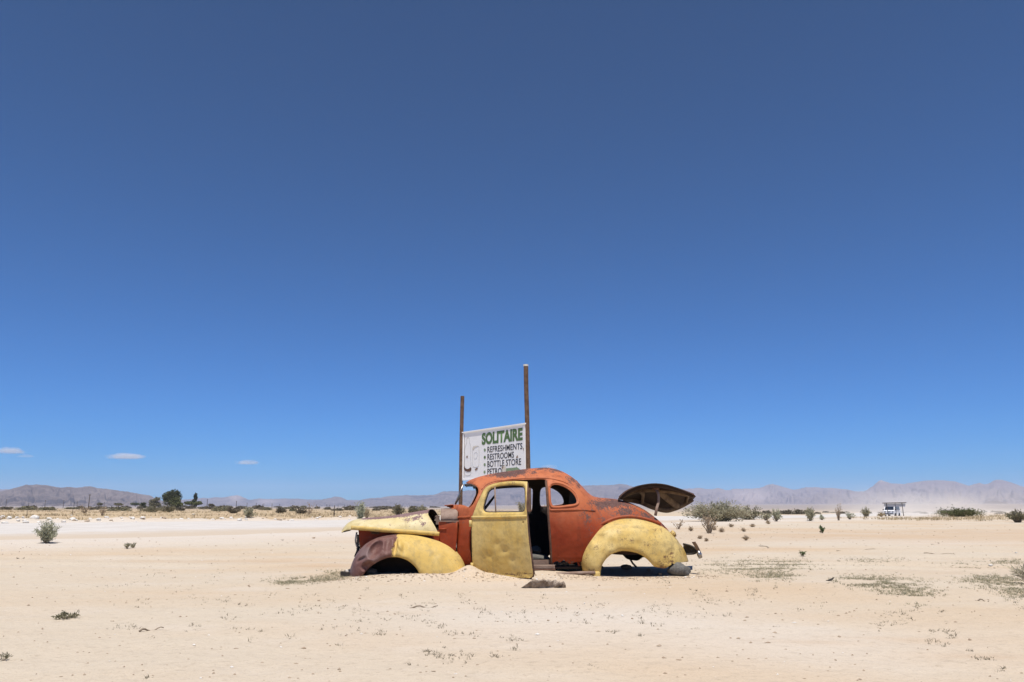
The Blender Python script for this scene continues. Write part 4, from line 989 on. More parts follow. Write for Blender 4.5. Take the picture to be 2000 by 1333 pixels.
rock_px(1036, 1057, 1066, 1082, 0.0, R4, 'rounded rock inside the coupe, upper of two behind the open door', 0.14)
rock_px(1034, 1066, 1080, 1100, -0.1, R4, 'larger rock inside the coupe, lower of two behind the open door', 0.2, 1.3)
rock_px(1084, 1099, 1094, 1106, -0.50, R3, 'brown rock showing through the rusted sill', 0.08)
rock_px(1098, 1111, 1096, 1107, -0.50, R2, 'brown rock at the right end of the rusted sill', 0.08, 2.0)
rock_px(713, 737, 1110, 1125, -0.55, R2, 'pale rock lying inside the front wheel arch', 0.12)
rock_px(674, 682, 1112, 1121, -0.30, rock_mesh('rock', 31, M_WHITESTONE, 2), 'white stone beside the bumper iron at the nose', 0.05)
rock_px(1264, 1270, 1110, 1117, -0.45, R3, 'pebble in the shadow under the rear fender', 0.04)
rock_px(1286, 1292, 1118, 1125, -0.72, R2, 'pebble in the shadow in front of the boulder', 0.035)
# flat slab in front of the door
def slab():
    out = [(1018, 1149), (1026, 1142), (1035, 1135), (1050, 1132.5), (1065, 1132), (1085, 1135), (1099, 1139), (1103, 1143), (1102, 1150), (1092, 1151), (1075, 1147), (1060, 1145), (1040, 1148)]
    L = [C(x, y, -2.2) for x, y in out]; cu = sum(p.x for p in L) / len(L); zb = min(p.z for p in L)
    n = 46; m = 18; A = resample([(C(x, y, -2.2).x, C(x, y, -2.2).z) for x, y in ((1017, 1149.5), (1026, 1142), (1036, 1135), (1052, 1132), (1068, 1132), (1086, 1135), (1099, 1138.5), (1104, 1143))], n)
    B = resample([(C(x, y, -2.2).x, C(x, y, -2.2).z) for x, y in ((1017, 1150.5), (1040, 1149), (1060, 1146.5), (1078, 1149), (1094, 1152), (1104, 1150))], n)
    vs = []
    for i in range(n):
        for j in range(m):
            q = j / (m - 1); y = -2.26 + 0.26 * q
            if q < 0.35: k = q / 0.35; u = B[i][0] + (A[i][0] - B[i][0]) * k; z = (B[i][1] - 0.02) + (A[i][1] - B[i][1] + 0.02) * k ** 0.8; y = -2.20 - 0.05 * k
            else: k = (q - 0.35) / 0.65; u = A[i][0]; z = A[i][1] - 0.12 * k ** 2; y = -2.25 + 0.28 * k
            nn = float(fbm(u * 16, y * 16 + z * 22, 4, 5)); rg = 0.045 if A[i][0] > cu else 0.014
            w = car2world(u, y + nn * rg * 1.5); vs.append((w[0], w[1], z + nn * rg))
    fs = [(i * m + j, (i + 1) * m + j, (i + 1) * m + j + 1, i * m + j + 1) for i in range(n - 1) for j in range(m - 1)]
    fs += [tuple(range(m))[::-1], tuple((n - 1) * m + j for j in range(m))]
    o = link_mesh('stone_slab', vs, fs, M_SLAB); return tag(o, 'long flat brown stone lying in the sand before the open door', 'stone')
slab()

# ------------------------------------------------------------------ road sign behind the coupe
YL = 19.9
LT = at(904.5, 845.5, YL); r_ = at(1025.5, 828, YL); YR = YL * (LT.z - CAMH) / (r_.z - CAMH); RT = at(1025.5, 828, YR)
LBz = at(904.5, 939, YL).z
bx = Vector((RT.x - LT.x, RT.y - LT.y, 0)); BW = bx.length; bx.normalize(); bnrm = Vector((bx.y, -bx.x, 0)); BH = LT.z - LBz
def BP(px, py):
    r = ray(px, py); o = Vector((0, 0, CAMH)); t = (LT - o).dot(bnrm) / r.dot(bnrm); p = o + r * t - LT
    return (p.dot(bx), p.z + BH)
gl0 = gz(LT.x, LT.y)
sign = empty('roadside_sign', (LT.x, LT.y, gl0), math.atan2(bx.y, bx.x))
tag(sign, 'white board between two timber posts listing petrol and refreshments', 'sign')
SZ = LBz - gl0                                            # board bottom above the sign's base; local x along the board, y away from viewer
mb = MB(); mb.box((BW / 2, 0.015, SZ + BH / 2), (BW, 0.03, BH)); board = mb.build('board', M_WHITE, sign, False)
mb = MB(); mb.box((BW / 2, 0.004, SZ + BH + 0.002), (BW + 0.05, 0.054, 0.03)); mb.build('top_lip', M_WHITE, board, False)
mb = MB(); mb.box((BW / 2, -0.004, SZ + 0.015), (BW, 0.02, 0.028)); mb.build('frame_rail', M_WHITE, board, False)
for x in (0.02, BW - 0.02): mb = MB(); mb.box((x, -0.004, SZ + BH / 2), (0.035, 0.02, BH - 0.07)); mb.build('frame_rail', M_WHITE, board, False)
mb = MB(); mb.tube([(0.075, -0.006, SZ + 0.06), (0.075, -0.006, SZ + BH - 0.05)], 0.004, 5); mb.build('edge_seam', M_RUST, board, False)
def post(pxs, w, lean, name='post'):
    pts = []
    for (x, y), yy in pxs:
        p = at(x, y, yy); l = Matrix.Rotation(-math.atan2(bx.y, bx.x), 3, 'Z') @ (p - Vector((LT.x, LT.y, gl0))); pts.append(l)
    base = pts[-1].copy(); base.z = -0.3; pts.append(base)
    mb = MB(); mb.tube(resample(pts, 14), w, 7); o = mb.build(name, M_WOOD, sign, False); return bevel(o, 0.01)
post([((903.3, 774), YL + 0.06), ((901.8, 830), YL + 0.06), ((900.6, 900), YL + 0.06), ((899.5, 985), YL + 0.06)], 0.052, 0)['label'] = 'shorter timber post at the left end of the board'
post([((1027.2, 715), YR + 0.03), ((1027.8, 760), YR + 0.03), ((1029.6, 820), YR + 0.03), ((1031.3, 900), YR + 0.03), ((1033, 985), YR + 0.03)], 0.056, 0)['label'] = 'taller timber post at the right end of the board'
mb = MB(); pt = Matrix.Rotation(-math.atan2(bx.y, bx.x), 3, 'Z') @ (at(1027.0, 713.5, YR + 0.03) - Vector((LT.x, LT.y, gl0))); mb.tube([pt + Vector((0, 0, -0.03)), pt + Vector((0, 0, 0.012))], 0.060, 7); mb.build('post_cap', M_CREAM, sign, False)

def text_mesh(name, s, pxbl, pxbr, pxtl, mat, bold=0.0):
    cu = bpy.data.curves.new('lettering', 'FONT'); cu.body = s; cu.size = 1.0; cu.resolution_u = 4; cu.offset = bold; cu.extrude = 0.0
    to = bpy.data.objects.new('lettering', cu); COL.objects.link(to)
    dg = bpy.context.evaluated_depsgraph_get(); me = bpy.data.meshes.new_from_object(to.evaluated_get(dg))
    bpy.data.objects.remove(to); bpy.data.curves.remove(cu)
    co = np.zeros(len(me.vertices) * 3); me.vertices.foreach_get('co', co); co = co.reshape(-1, 3)
    x0, x1 = co[:, 0].min(), co[:, 0].max(); y0, y1 = co[:, 1].min(), co[:, 1].max()
    a, b, t = BP(*pxbl), BP(*pxbr), BP(*pxtl)
    vx = a[0] + (co[:, 0] - x0) / (x1 - x0) * (b[0] - a[0]); vz = a[1] + (co[:, 1] - y0) / (y1 - y0) * (t[1] - a[1])
    co = np.stack([vx, np.full(len(vx), -0.004), SZ + vz], 1); me.vertices.foreach_set('co', co.reshape(-1)); me.update()
    me.materials.clear(); me.materials.append(mat); me.name = name
    o = bpy.data.objects.new(name, me); COL.objects.link(o); o.parent = board; return o
text_mesh('lettering', 'SOLITAIRE', (941, 870), (1021, 860.5), (941, 846.5), M_GREEN, 0.05)['label'] = 'green lettering SOLITAIRE'
text_mesh('lettering', 'REFRESHMENTS', (952, 884.6), (1020.5, 876.5), (952, 873), M_BLACK, 0.011)['label'] = 'black lettering REFRESHMENTS'
text_mesh('lettering', 'RESTROOMS', (952, 899), (1004, 893.3), (952, 887.4), M_BLACK, 0.011)['label'] = 'black lettering RESTROOMS'
text_mesh('lettering', 'BOTTLE STORE', (952, 913.3), (1018, 907), (952, 901.2), M_BLACK, 0.011)['label'] = 'black lettering BOTTLE STORE'
text_mesh('lettering', 'PETROL', (952, 927.5), (985, 924), (952, 916), M_BLACK, 0.011)['label'] = 'black lettering PETROL'
def flatpoly(name, pxs, mat, yoff=-0.004, label=None, closed_smooth=0):
    P = [BP(*p) for p in pxs]
    if closed_smooth: P = [tuple(p) for p in resample(P, closed_smooth, True)]
    mb = MB(); mb.add([(a, yoff, SZ + z) for a, z in P], [tuple(range(len(P)))][::1])
    o = mb.build(name, mat, board, False)
    if o.data.polygons[0].normal.y > 0: o.data.flip_normals()
    if label: o['label'] = label
    return o
for (x, y), mt in (((947, 879.5), M_PALEGREEN), ((947, 893.7), M_GREEN), ((946.8, 908), M_PALEGREEN), ((946.6, 922.4), M_PALEGREEN)):
    flatpoly('bullet_dot', [(x + 2.0 * math.cos(a), y + 3.1 * math.sin(a)) for a in np.linspace(0, 2 * math.pi, 13)[:-1]], mt)
flatpoly('arrow', [(988.5, 915.3), (1008.5, 913.3), (1008.3, 911.8), (1016, 917.5), (1009, 925), (1009, 922.5), (988.5, 924.5)], M_PALEGREEN, label='faded green arrow pointing right')
flatpoly('peeled_patch', [(981, 913), (984, 910), (987, 909), (988, 916), (987, 926), (982.5, 926.5), (981.5, 919)], M_CREAM, -0.0065)
flatpoly('rust_spot', [(980, 914), (982.5, 911), (984, 912), (982, 916)], M_RUSTLIGHT, -0.008, closed_smooth=12)
flatpoly('rust_spot', [(1021.5, 876.5), (1023.3, 875), (1024.3, 879), (1022.8, 881)], M_RUSTLIGHT, -0.0065, closed_smooth=12)
flatpoly('rust_spot', [(1008.5, 893.5), (1010.8, 889.5), (1012, 894.5), (1009, 895.3)], M_RUSTLIGHT, -0.0065, closed_smooth=12)
flatpoly('rust_patch', [(906.8, 909.5), (908.5, 914), (912, 916.5), (916, 915.8), (919.5, 913), (921, 916), (919.5, 921), (914, 922), (909, 920), (907, 916)], M_RUST, -0.006, 'dark rust patch across the printed bottle', 30)
flatpoly('rust_spot', [(927.5, 918), (930, 915), (933.5, 914.2), (932.5, 917.5), (929.5, 919.5)], M_RUSTLIGHT, -0.006, closed_smooth=14)
flatpoly('rust_spot', [(911, 892), (913.2, 890.5), (914, 894), (911.6, 894.6)], M_RUSTLIGHT, -0.006, closed_smooth=12)
flatpoly('rust_spot', [(923.5, 875), (928, 871.5), (934, 872.3), (927.5, 875), (925, 880)], M_CREAM, -0.0055, closed_smooth=16)
def outline_print(pxs, r, name, label):
    P = resample([BP(*p) for p in pxs], 60, True); mb = MB(); mb.tube([(a, -0.002, SZ + z) for a, z in P] + [(P[0][0], -0.002, SZ + P[0][1])], r, 4, flat=0.4, cap=False)
    o = mb.build(name, M_GREYLINE, board, False); o['label'] = label; return o
outline_print([(912.2, 856), (916.5, 855.3), (917, 864), (919, 870), (919.6, 880), (918.8, 892), (919.8, 905), (919.6, 926), (916, 929), (910, 929), (908, 925), (907.6, 905), (908.5, 893), (908, 882), (909, 873), (911.5, 866)], 0.008, 'printed_bottle', 'faded outline of a bottle')
outline_print([(923.5, 875), (927, 872), (934, 871.5), (935.6, 874), (935.8, 890), (935.4, 908), (933, 912), (926, 912.5), (923, 908), (922.6, 890)], 0.008, 'printed_can', 'faded outline of a drink can')
outline_print([(926.5, 886), (931, 884.5), (932.5, 890), (930, 896), (926, 895)], 0.005, 'printed_emblem', 'faint round mark on the printed can')

# ------------------------------------------------------------------ plants
def leaf_arrays(P, D, size, rs, aspect=0.35, jitter=0.6):
    """one small four-cornered leaf per point"""
    n = len(P); d = D + rs.normal(size=(n, 3)) * jitter; d /= np.linalg.norm(d, axis=1)[:, None] + 1e-9
    a = rs.normal(size=(n, 3)); s = np.cross(d, a); s /= np.linalg.norm(s, axis=1)[:, None] + 1e-9
    L = (size * rs.uniform(0.6, 1.4, n))[:, None]
    v = np.stack([P, P + d * L * 0.5 + s * L * aspect * 0.5, P + d * L, P + d * L * 0.5 - s * L * aspect * 0.5], 1).reshape(-1, 3)
    f = np.arange(4 * n).reshape(n, 4); return v, f, np.repeat(rs.uniform(0, 1, n), 4)
def stem_tubes(stems, radii, n=4):
    mb = MB()
    for P, r in zip(stems, radii): mb.tube([tuple(p) for p in P], list(np.linspace(r, r * 0.3, len(P))), n, cap=False)
    return mb
def bush_parts(seed, h, w, nstem=40, nleaf=1800, leaf=0.06, droop=0.1, upright=0.5, start=0.3, aspect=0.35, depth=None, twig=0.008, clumps=0):
    rs = np.random.default_rng(seed); depth = depth or w
    stems = []; Ps = []; Ds = []; rad = []
    for i in range(nstem):
        a = rs.uniform(0, 2 * math.pi); q = math.sqrt(rs.uniform(0, 1)); L = rs.uniform(0.45, 1.08)
        rag = rs.uniform(0.72, 1.12); tip = np.array([math.cos(a) * q * rag * w / 2, math.sin(a) * q * rag * depth / 2, h * L * (1 - (1 - upright) * q ** 2)])
        b = np.array([tip[0] * 0.15 + rs.normal() * w * 0.03, tip[1] * 0.15 + rs.normal() * depth * 0.03, 0.0])
        mid = b + (tip - b) * 0.5 + np.array([tip[0] * -0.10, tip[1] * -0.10, h * (0.12 - droop * 0.3)])
        t = np.linspace(0, 1, 6)[:, None]; S3 = (1 - t) ** 2 * b + 2 * t * (1 - t) * mid + t ** 2 * tip; S3[1:] += rs.normal(size=(5, 3)) * 0.02 * h
        stems.append(S3); rad.append(twig * rs.uniform(0.6, 1.3))
        k = nleaf // nstem; tt = start + (1 - start) * rs.uniform(0, 1, k) ** 0.8
        pts = np.stack([np.interp(tt, t[:, 0], S3[:, c]) for c in range(3)], 1)
        spread = rs.normal(size=(k, 3)) * (0.035 * max(h, w * 0.4)) * (1 + 1.2 * rs.uniform(0, 1))
        Ps.append(pts + spread); Ds.append(np.tile((tip - b) / np.linalg.norm(tip - b), (k, 1)))
    P = np.vstack(Ps); P[:, 2] = np.maximum(P[:, 2], 0.01)
    v, f, rnd = leaf_arrays(P, np.vstack(Ds), leaf, rs, aspect)
    return v, f, rnd, stem_tubes(stems, rad)
def plant(name, label, cat, loc, params, leafm, stemm=None, group=None, rz=0.0):
    e = empty(name, loc, rz); tag(e, label, cat, group)
    v, f, r, st = bush_parts(**params)
    link_mesh('foliage', v, f, leafm, e, False, attrs=dict(rnd=r)); st.build('stems', stemm or M_TWIG, e)
    return e
def place_px(px, py, mpp=True):
    p = gpos(px, py); return p
def sz(p, px): return px / FH * p.y                        # size in metres of a span of px pixels at p
def shrub_at(px, py, wpx, hpx, seed, name, label, cat, leafm, nstem=34, nleaf=1500, leafpx=4.0, stemm=None, group=None, up=0.6, start=0.25, aspect=0.35, twigpx=0.5, depth=None, sink=0.0):
    p = gpos(px, py); w, h = sz(p, wpx), sz(p, hpx)
    return plant(name, label, cat, p - Vector((0, 0, sink)), dict(seed=seed, h=h, w=w, nstem=nstem, nleaf=nleaf, leaf=sz(p, leafpx), upright=up, start=start, aspect=aspect, twig=sz(p, twigpx), depth=depth), leafm, stemm, group)
# left shrub and seedlings
shrub_at(90, 1062, 46, 42, 101, 'shrub', 'feathery grey-green shrub standing alone at the near edge of the white road', 'shrub', L_PALE, 46, 2600, 4.0, up=0.75, start=0.15)
shrub_at(248, 1072, 9, 10, 102, 'seedling', 'small green seedling left of a pair on the sand by the road', 'plant', L_GREY, 10, 120, 4)
shrub_at(260, 1071, 9, 9, 103, 'seedling', 'small green seedling right of a pair on the sand by the road', 'plant', L_GREY, 10, 120, 4)
shrub_at(130, 1209, 46, 13, 104, 'weed_plant', 'low dark green weed alone on the bare sand at lower left', 'plant', L_OLIVE, 18, 260, 6, up=0.5)
shrub_at(8, 1291, 26, 12, 105, 'weed_plant', 'grey weed at the left border near the bottom', 'plant', L_OLIVE, 8, 90, 5)
# roadside shrubs behind the hood
shrub_at(703, 1017, 22, 34, 110, 'tall_shrub', 'tall pale sage shrub rising behind the nose of the hood', 'shrub', L_PALE, 26, 1300, 4, up=0.8, start=0.1)
shrub_at(716, 1015, 16, 22, 111, 'shrub', 'thin straw coloured shrub beside the tall pale one', 'shrub', L_STRAW, 20, 420, 4, up=0.8)
shrub_at(485, 1011, 24, 18, 112, 'shrub', 'rounded pale green shrub beyond the road, left of the fence post', 'shrub', L_GREY, 26, 1000, 4, up=0.7, start=0.1)
shrub_at(778, 1006, 28, 20, 113, 'shrub', 'round olive shrub just above the hood', 'shrub', L_OLIVE, 40, 1500, 3, up=0.45, start=0.25)
shrub_at(806, 1004, 24, 12, 114, 'shrub', 'low green shrub above the middle of the hood', 'shrub', L_OLIVE, 30, 900, 3, up=0.5)
shrub_at(824, 1004, 26, 15, 115, 'shrub', 'pale grey-green shrub next to the rear edge of the hood', 'shrub', L_GREY, 32, 1200, 3, up=0.6)
shrub_at(1020, 1004, 22, 24, 116, 'shrub', 'yellow-green shrub seen through the door window', 'shrub', L_GREY, 22, 700, 3, up=0.8)
shrub_at(1062, 1010, 30, 22, 117, 'shrub', 'thin straw shrub seen through the far side window', 'shrub', L_STRAW, 22, 500, 3, up=0.8)
# right side
shrub_at(1402, 1019, 150, 38, 120, 'large_bush', 'broad grey-green thorn bush right of the propped boot lid', 'bush', L_GREY, 130, 9000, 4.2, up=0.55, start=0.15, depth=4.0, twigpx=0.8)
shrub_at(1465, 1016, 60, 26, 128, 'bush', 'sprawling grey bush at the right end of the broad thorn bush', 'bush', L_OLIVE, 46, 1800, 3.6, up=0.5, start=0.25)
shrub_at(1385, 1042, 44, 34, 121, 'dead_bush', 'leafless tan bush in front of the broad thorn bush', 'bush', L_TAN, 34, 260, 4.5, stemm=M_TWIG, up=0.75, start=0.5, twigpx=0.8)
shrub_at(1325, 1034, 26, 18, 122, 'dead_bush', 'small tangled dry twigs right behind the tail of the wreck', 'bush', L_TAN, 14, 60, 4, up=0.7, start=0.5, twigpx=0.6)
shrub_at(1496, 1017, 26, 16, 123, 'shrub', 'thin grey shrub between thorn bush and white road', 'shrub', L_GREY, 18, 400, 3.6, up=0.7)
shrub_at(1516, 1019, 22, 22, 124, 'shrub', 'wispy pale green shrub in front of the white road strip', 'shrub', L_PALE, 22, 700, 3.6, up=0.85, start=0.2)
shrub_at(1583, 1018, 20, 24, 125, 'shrub', 'upright green shrub standing at the middle of the white road strip', 'shrub', L_GREY, 26, 900, 3.6, up=0.8, start=0.1)
shrub_at(1605, 1016, 10, 9, 126, 'shrub', 'tiny pale shrub just right of the upright green one', 'shrub', L_PALE, 12, 200, 3)
shrub_at(1638, 1017, 18, 30, 127, 'dead_bush', 'tall bare stalks at the right half of the white road strip', 'bush', L_TAN, 14, 90, 3.5, up=0.95, start=0.3, twigpx=0.6)
shrub_at(1660, 1015, 18, 14, 129, 'shrub', 'thin pale shrub right of the bare stalks', 'shrub', L_PALE, 16, 260, 3)
shrub_at(1692, 1010, 18, 17, 130, 'shrub', 'round yellow-green shrub left of the white van', 'shrub', L_GREY, 26, 800, 3, up=0.7, start=0.1)
shrub_at(1722, 1010, 22, 8, 131, 'shrub', 'low dry shrub at the foot of the van', 'shrub', L_STRAW, 16, 250, 3)
shrub_at(1875, 1010, 100, 17, 132, 'low_bush', 'long low dark green bush on the bank right of the dust', 'bush', L_MID, 90, 5200, 3.2, up=0.55, start=0.1, depth=4.0)
shrub_at(1988, 1021, 44, 26, 133, 'thorn_bush', 'brown branchy thorn bush cut by the right border', 'bush', L_OLIVE, 44, 1500, 3.5, stemm=M_BARK, up=0.6, start=0.3, twigpx=1.1)
shrub_at(1606, 1042, 11, 13, 134, 'seedling', 'small upright dark green plant on bare sand below the road strip', 'plant', L_BRIGHT, 12, 260, 3.6, up=0.8, start=0.1)
shrub_at(1567, 1087, 15, 10, 135, 'seedling', 'small bright green sprout right of the rear bumper', 'plant', L_BRIGHT, 9, 120, 4.0, up=0.6)
shrub_at(2014, 1142, 74, 40, 136, 'spiky_plant', 'spiky dry plant cut by the right border in the foreground', 'plant', L_GREY, 60, 620, 12, up=0.6, start=0.2, aspect=0.10)
TUFTS = [(1350, 1038, 9, 8), (1410, 1040, 12, 8), (1453, 1039, 11, 7), (1457, 1056, 15, 10), (1367, 1053, 6, 5), (1395, 1036, 7, 5), (1428, 1030, 8, 5), (1470, 1030, 7, 4), (1500, 1024, 8, 4), (1380, 1058, 5, 4)]
for i, (x, y, w, h) in enumerate(TUFTS):
    lab = {3: 'largest dry grass tuft on the sand right of the wreck', 1: 'dry grass tuft below the leafless tan bush'}.get(i, 'small dry tan grass tuft on the sand right of the wreck')
    shrub_at(x, y, w, h, 150 + i, 'grass_tuft', lab, 'tuft', L_TAN, 22, 160, 4.5, group='dry tufts right of the wreck', up=0.45, start=0.1, aspect=0.15)

# trees on the far plain at the left
def tree(name, label, px, py, wpx, hpx, seed, leafm, trunk=0.25, nleaf=2600, leafpx=2.2, lobes=9, shape='round', group=None):
    p = gpos(px, py); W_, H_ = sz(p, wpx), sz(p, hpx); rs = np.random.default_rng(seed)
    e = empty(name, p - Vector((0, 0, 0.1))); tag(e, label, 'tree', group)
    mb = MB(); r0 = max(0.035 * H_, 0.06)
    mb.tube([(0, 0, 0), (0.02 * W_, 0, trunk * H_), (0, 0.02 * W_, 0.7 * H_)], [r0, r0 * 0.8, r0 * 0.35], 7)
    Ps = []
    for i in range(lobes):
        q = i / max(lobes - 1, 1); a = rs.uniform(0, 2 * math.pi)
        if shape == 'column': c = np.array([rs.normal() * 0.08 * W_, rs.normal() * .08 * W_, H_ * (trunk + (1 - trunk) * (0.1 + 0.82 * q))]); R_ = np.array([W_ * 0.34 * (1 - 0.5 * q), W_ * .34 * (1 - 0.5 * q), H_ * 0.14])
        elif shape == 'flat': c = np.array([math.cos(a) * W_ * 0.30, math.sin(a) * W_ * 0.30, H_ * rs.uniform(0.70, 0.86)]); R_ = np.array([W_ * .24, W_ * .24, H_ * 0.15])
        else: c = np.array([math.cos(a) * W_ * 0.27 * rs.uniform(0.3, 1), math.sin(a) * W_ * 0.27 * rs.uniform(.3, 1), H_ * rs.uniform(trunk + 0.1, 0.84)]); R_ = np.array([W_ * .25, W_ * .25, H_ * 0.17]) * rs.uniform(0.75, 1.2)
        mb.tube([(0, 0, trunk * H_ * 0.9), (c[0] * .6, c[1] * .6, (trunk * H_ + c[2]) / 2), tuple(c)], [r0 * 0.5, r0 * .35, r0 * 0.12], 5)
        d = rs.normal(size=(nleaf // lobes, 3)); d /= np.linalg.norm(d, axis=1)[:, None]
        Ps.append(c + d * R_ * (rs.uniform(0.25, 1.08, (nleaf // lobes, 1)) ** 0.5))
    P = np.vstack(Ps); P[:, 2] = np.maximum(P[:, 2], 0.05)
    v, f, r = leaf_arrays(P, np.tile([0, 0, 0.3], (len(P), 1)), sz(p, leafpx), rs, 0.7, 1.0)
    mb.build('trunk', M_BARK, e); link_mesh('crown', v, f, leafm, e, False, attrs=dict(rnd=r)); return e
tree('broad_tree', 'tallest dark green tree of the clump on the left plain', 334, 993, 44, 36, 201, L_DARK, 0.12, 4200, 2.6, 13)
tree('round_tree', 'dark rounded tree crowded against the right of the tallest tree', 345, 994, 28, 22, 202, L_MID, 0.08, 2600, 2.4, 9)
tree('round_tree', 'olive rounded tree at the left of the clump', 302, 993, 24, 21, 203, L_OLIVE, 0.12, 2200, 2.4, 9)
tree('cypress', 'narrow dark cypress rising behind the spreading tree', 379, 992, 11, 27, 204, L_DARK, 0.05, 1600, 2.0, 9, 'column')
tree('spreading_tree', 'wide low green tree in front of the cypress', 376, 994, 32, 14, 205, L_MID, 0.2, 2400, 2.2, 11, 'flat')
tree('small_tree', 'small dark conical tree left of the clump', 278, 993, 14, 13, 206, L_DARK, 0.1, 1300, 2.0, 7)
tree('small_tree', 'low green tree left of the small conical one', 264, 991, 16, 8, 207, L_MID, 0.2, 1000, 2.0, 7, 'flat')
tree('umbrella_thorn', 'little flat crowned thorn tree right of the tall pole', 192, 992, 14, 9, 208, L_OLIVE, 0.35, 900, 1.8, 6, 'flat')
tree('umbrella_thorn', 'little flat crowned thorn tree midway between tall pole and clump', 231, 993, 15, 10, 209, L_OLIVE, 0.35, 900, 1.8, 6, 'flat')
tree('umbrella_thorn', 'little brownish thorn tree right of the spreading tree', 412, 993, 11, 8, 210, L_SCRUB, 0.35, 700, 1.8, 6, 'flat')
for i, (x, y, w, h, lm, lab) in enumerate(((296, 1001, 48, 13, L_OLIVE, 'broad olive bush in front of the left of the tree clump'), (328, 1001, 42, 14, L_OLIVE, 'broad grey-green bush in front of the tallest tree'), (352, 998, 16, 6, L_SCRUB, 'low brown bush at the right foot of the tree clump'), (455, 1003, 30, 12, L_SCRUB, 'dark scrub bush left of the rounded pale green shrub'), (548, 1003, 22, 12, L_SCRUB, 'grey scrub bush midway between shrub and fence post'), (588, 1004, 24, 10, L_SCRUB, 'dark scrub bush left of the bare sapling'))):
    shrub_at(x, y, w, h, 220 + i, 'bush', lab, 'bush', lm, 40, 1700, 2.6, up=0.5, start=0.1)
shrub_at(603, 1006, 26, 22, 230, 'bare_sapling', 'leafless tan sapling left of the dark fence post', 'bush', L_TAN, 12, 70, 3, up=0.8, start=0.6, twigpx=0.5)
shrub_at(165, 1003, 22, 14, 231, 'dead_bush', 'tan leafless bush left of the tall pole', 'bush', L_TAN, 18, 160, 3, up=0.8, start=0.3, twigpx=0.4)
shrub_at(200, 1008, 16, 18, 232, 'dead_bush', 'tan leafless bush under the flat crowned thorn tree', 'bush', L_TAN, 18, 160, 3, up=0.8, start=0.3, twigpx=0.4)

# scrub scattered over the plain: single-mesh bushes sharing a few shapes
def scrub_proto(seed, lm, flat):
    rs = np.random.default_rng(seed); n = 520
    d = rs.normal(size=(n, 3)); d /= np.linalg.norm(d, axis=1)[:, None]
    P = d * np.array([1, 1, flat]) * rs.uniform(0.3, 1.0, (n, 1)) ** 0.5
    P *= (1 + 0.35 * fbm(d[:, 0] * 2 + seed, d[:, 1] * 2 + d[:, 2], 2, seed))[:, None]
    P[:, 2] = np.abs(P[:, 2])
    v, f, r = leaf_arrays(P, np.tile([0, 0, 0.5], (n, 1)), 0.30, rs, 0.6, 1.0)
    o = link_mesh('scrub_bush', v, f, lm, None, False, attrs=dict(rnd=r)); me = o.data; bpy.data.objects.remove(o); return me
SC = [scrub_proto(301, L_SCRUB, 0.75), scrub_proto(302, L_SCRUB, 0.55), scrub_proto(303, L_OLIVE, 0.7), scrub_proto(304, L_SCRUB, 0.5)]
rs = np.random.default_rng(5)
def where_left(px):
    for lim, t in ((60, 'at the left border'), (165, 'left of the tall timber pole'), (250, 'right of the tall timber pole'), (395, 'round the feet of the tree clump'), (480, 'just right of the spreading tree'), (560, 'below the flat blue hills'), (640, 'just left of the thick fence post'), (735, 'between fence post and hood')):
        if px < lim: return t
    return 'behind the hood and windscreen'
def where_right(px):
    for lim, t in ((1580, 'behind the broad thorn bush'), (1720, 'behind the white road strip'), (1800, 'beside the white van')):
        if px < lim: return t
    return 'behind the long low bush on the bank'
def scrub(px, py, wpx, hpx, label, group):
    label = label.replace('on the plain beyond the white road', 'on the far plain ' + where_left(px)).replace('on the plain beyond the road on the right', 'on the far plain ' + where_right(px))
    p = gpos(px, py); w, h = sz(p, wpx) / 2, sz(p, hpx)
    put('scrub_bush', SC[int(rs.integers(0, 4))], p - Vector((0, 0, 0.03)), (w, w * 0.9, h * 1.25), rs.uniform(0, 6.28), label, 'bush', group)
for i in range(78):
    px = rs.uniform(-10, 860); py = 991.5 + abs(rs.normal()) * 2.6
    if py > 999: continue
    s = (0.6 + (py - 990) * 0.12)
    scrub(px, py, rs.uniform(9, 26) * s, rs.uniform(2.6, 5.5) * s, 'low brown scrub bush on the plain beyond the white road', 'scrub on the plain left of the coupe')
for i, (x, y, w, h) in enumerate(((52, 997, 36, 8), (92, 997.5, 34, 7), (10, 996, 22, 6), (140, 995, 30, 4), (228, 996, 34, 7), (245, 994, 24, 6), (430, 996, 30, 7), (402, 995, 26, 6), (505, 995, 26, 7), (520, 997, 20, 6), (660, 998, 22, 6), (684, 997, 24, 8), (735, 998, 16, 7), (750, 996, 20, 5), (640, 996, 14, 6), (572, 999, 16, 6))):
    scrub(x, y, w, h, 'low brown scrub bush on the plain beyond the white road', 'scrub on the plain left of the coupe')
for i in range(46):
    px = rs.uniform(1470, 2010); py = 1001.3 + abs(rs.normal()) * 1.1
    scrub(px, py, rs.uniform(7, 20), rs.uniform(2.0, 4.5), 'tiny olive scrub bush on the plain beyond the road on the right', 'scrub on the plain right of the coupe')
for x, y, w, h in ((1540, 1005, 26, 8), (1560, 1005, 24, 9), (1575, 1004, 20, 7), (1500, 1004, 16, 6), (1645, 1004, 14, 4), (1480, 1005, 18, 6)):
    scrub(x, y, w, h, 'tiny olive scrub bush on the plain beyond the road on the right', 'scrub on the plain right of the coupe')

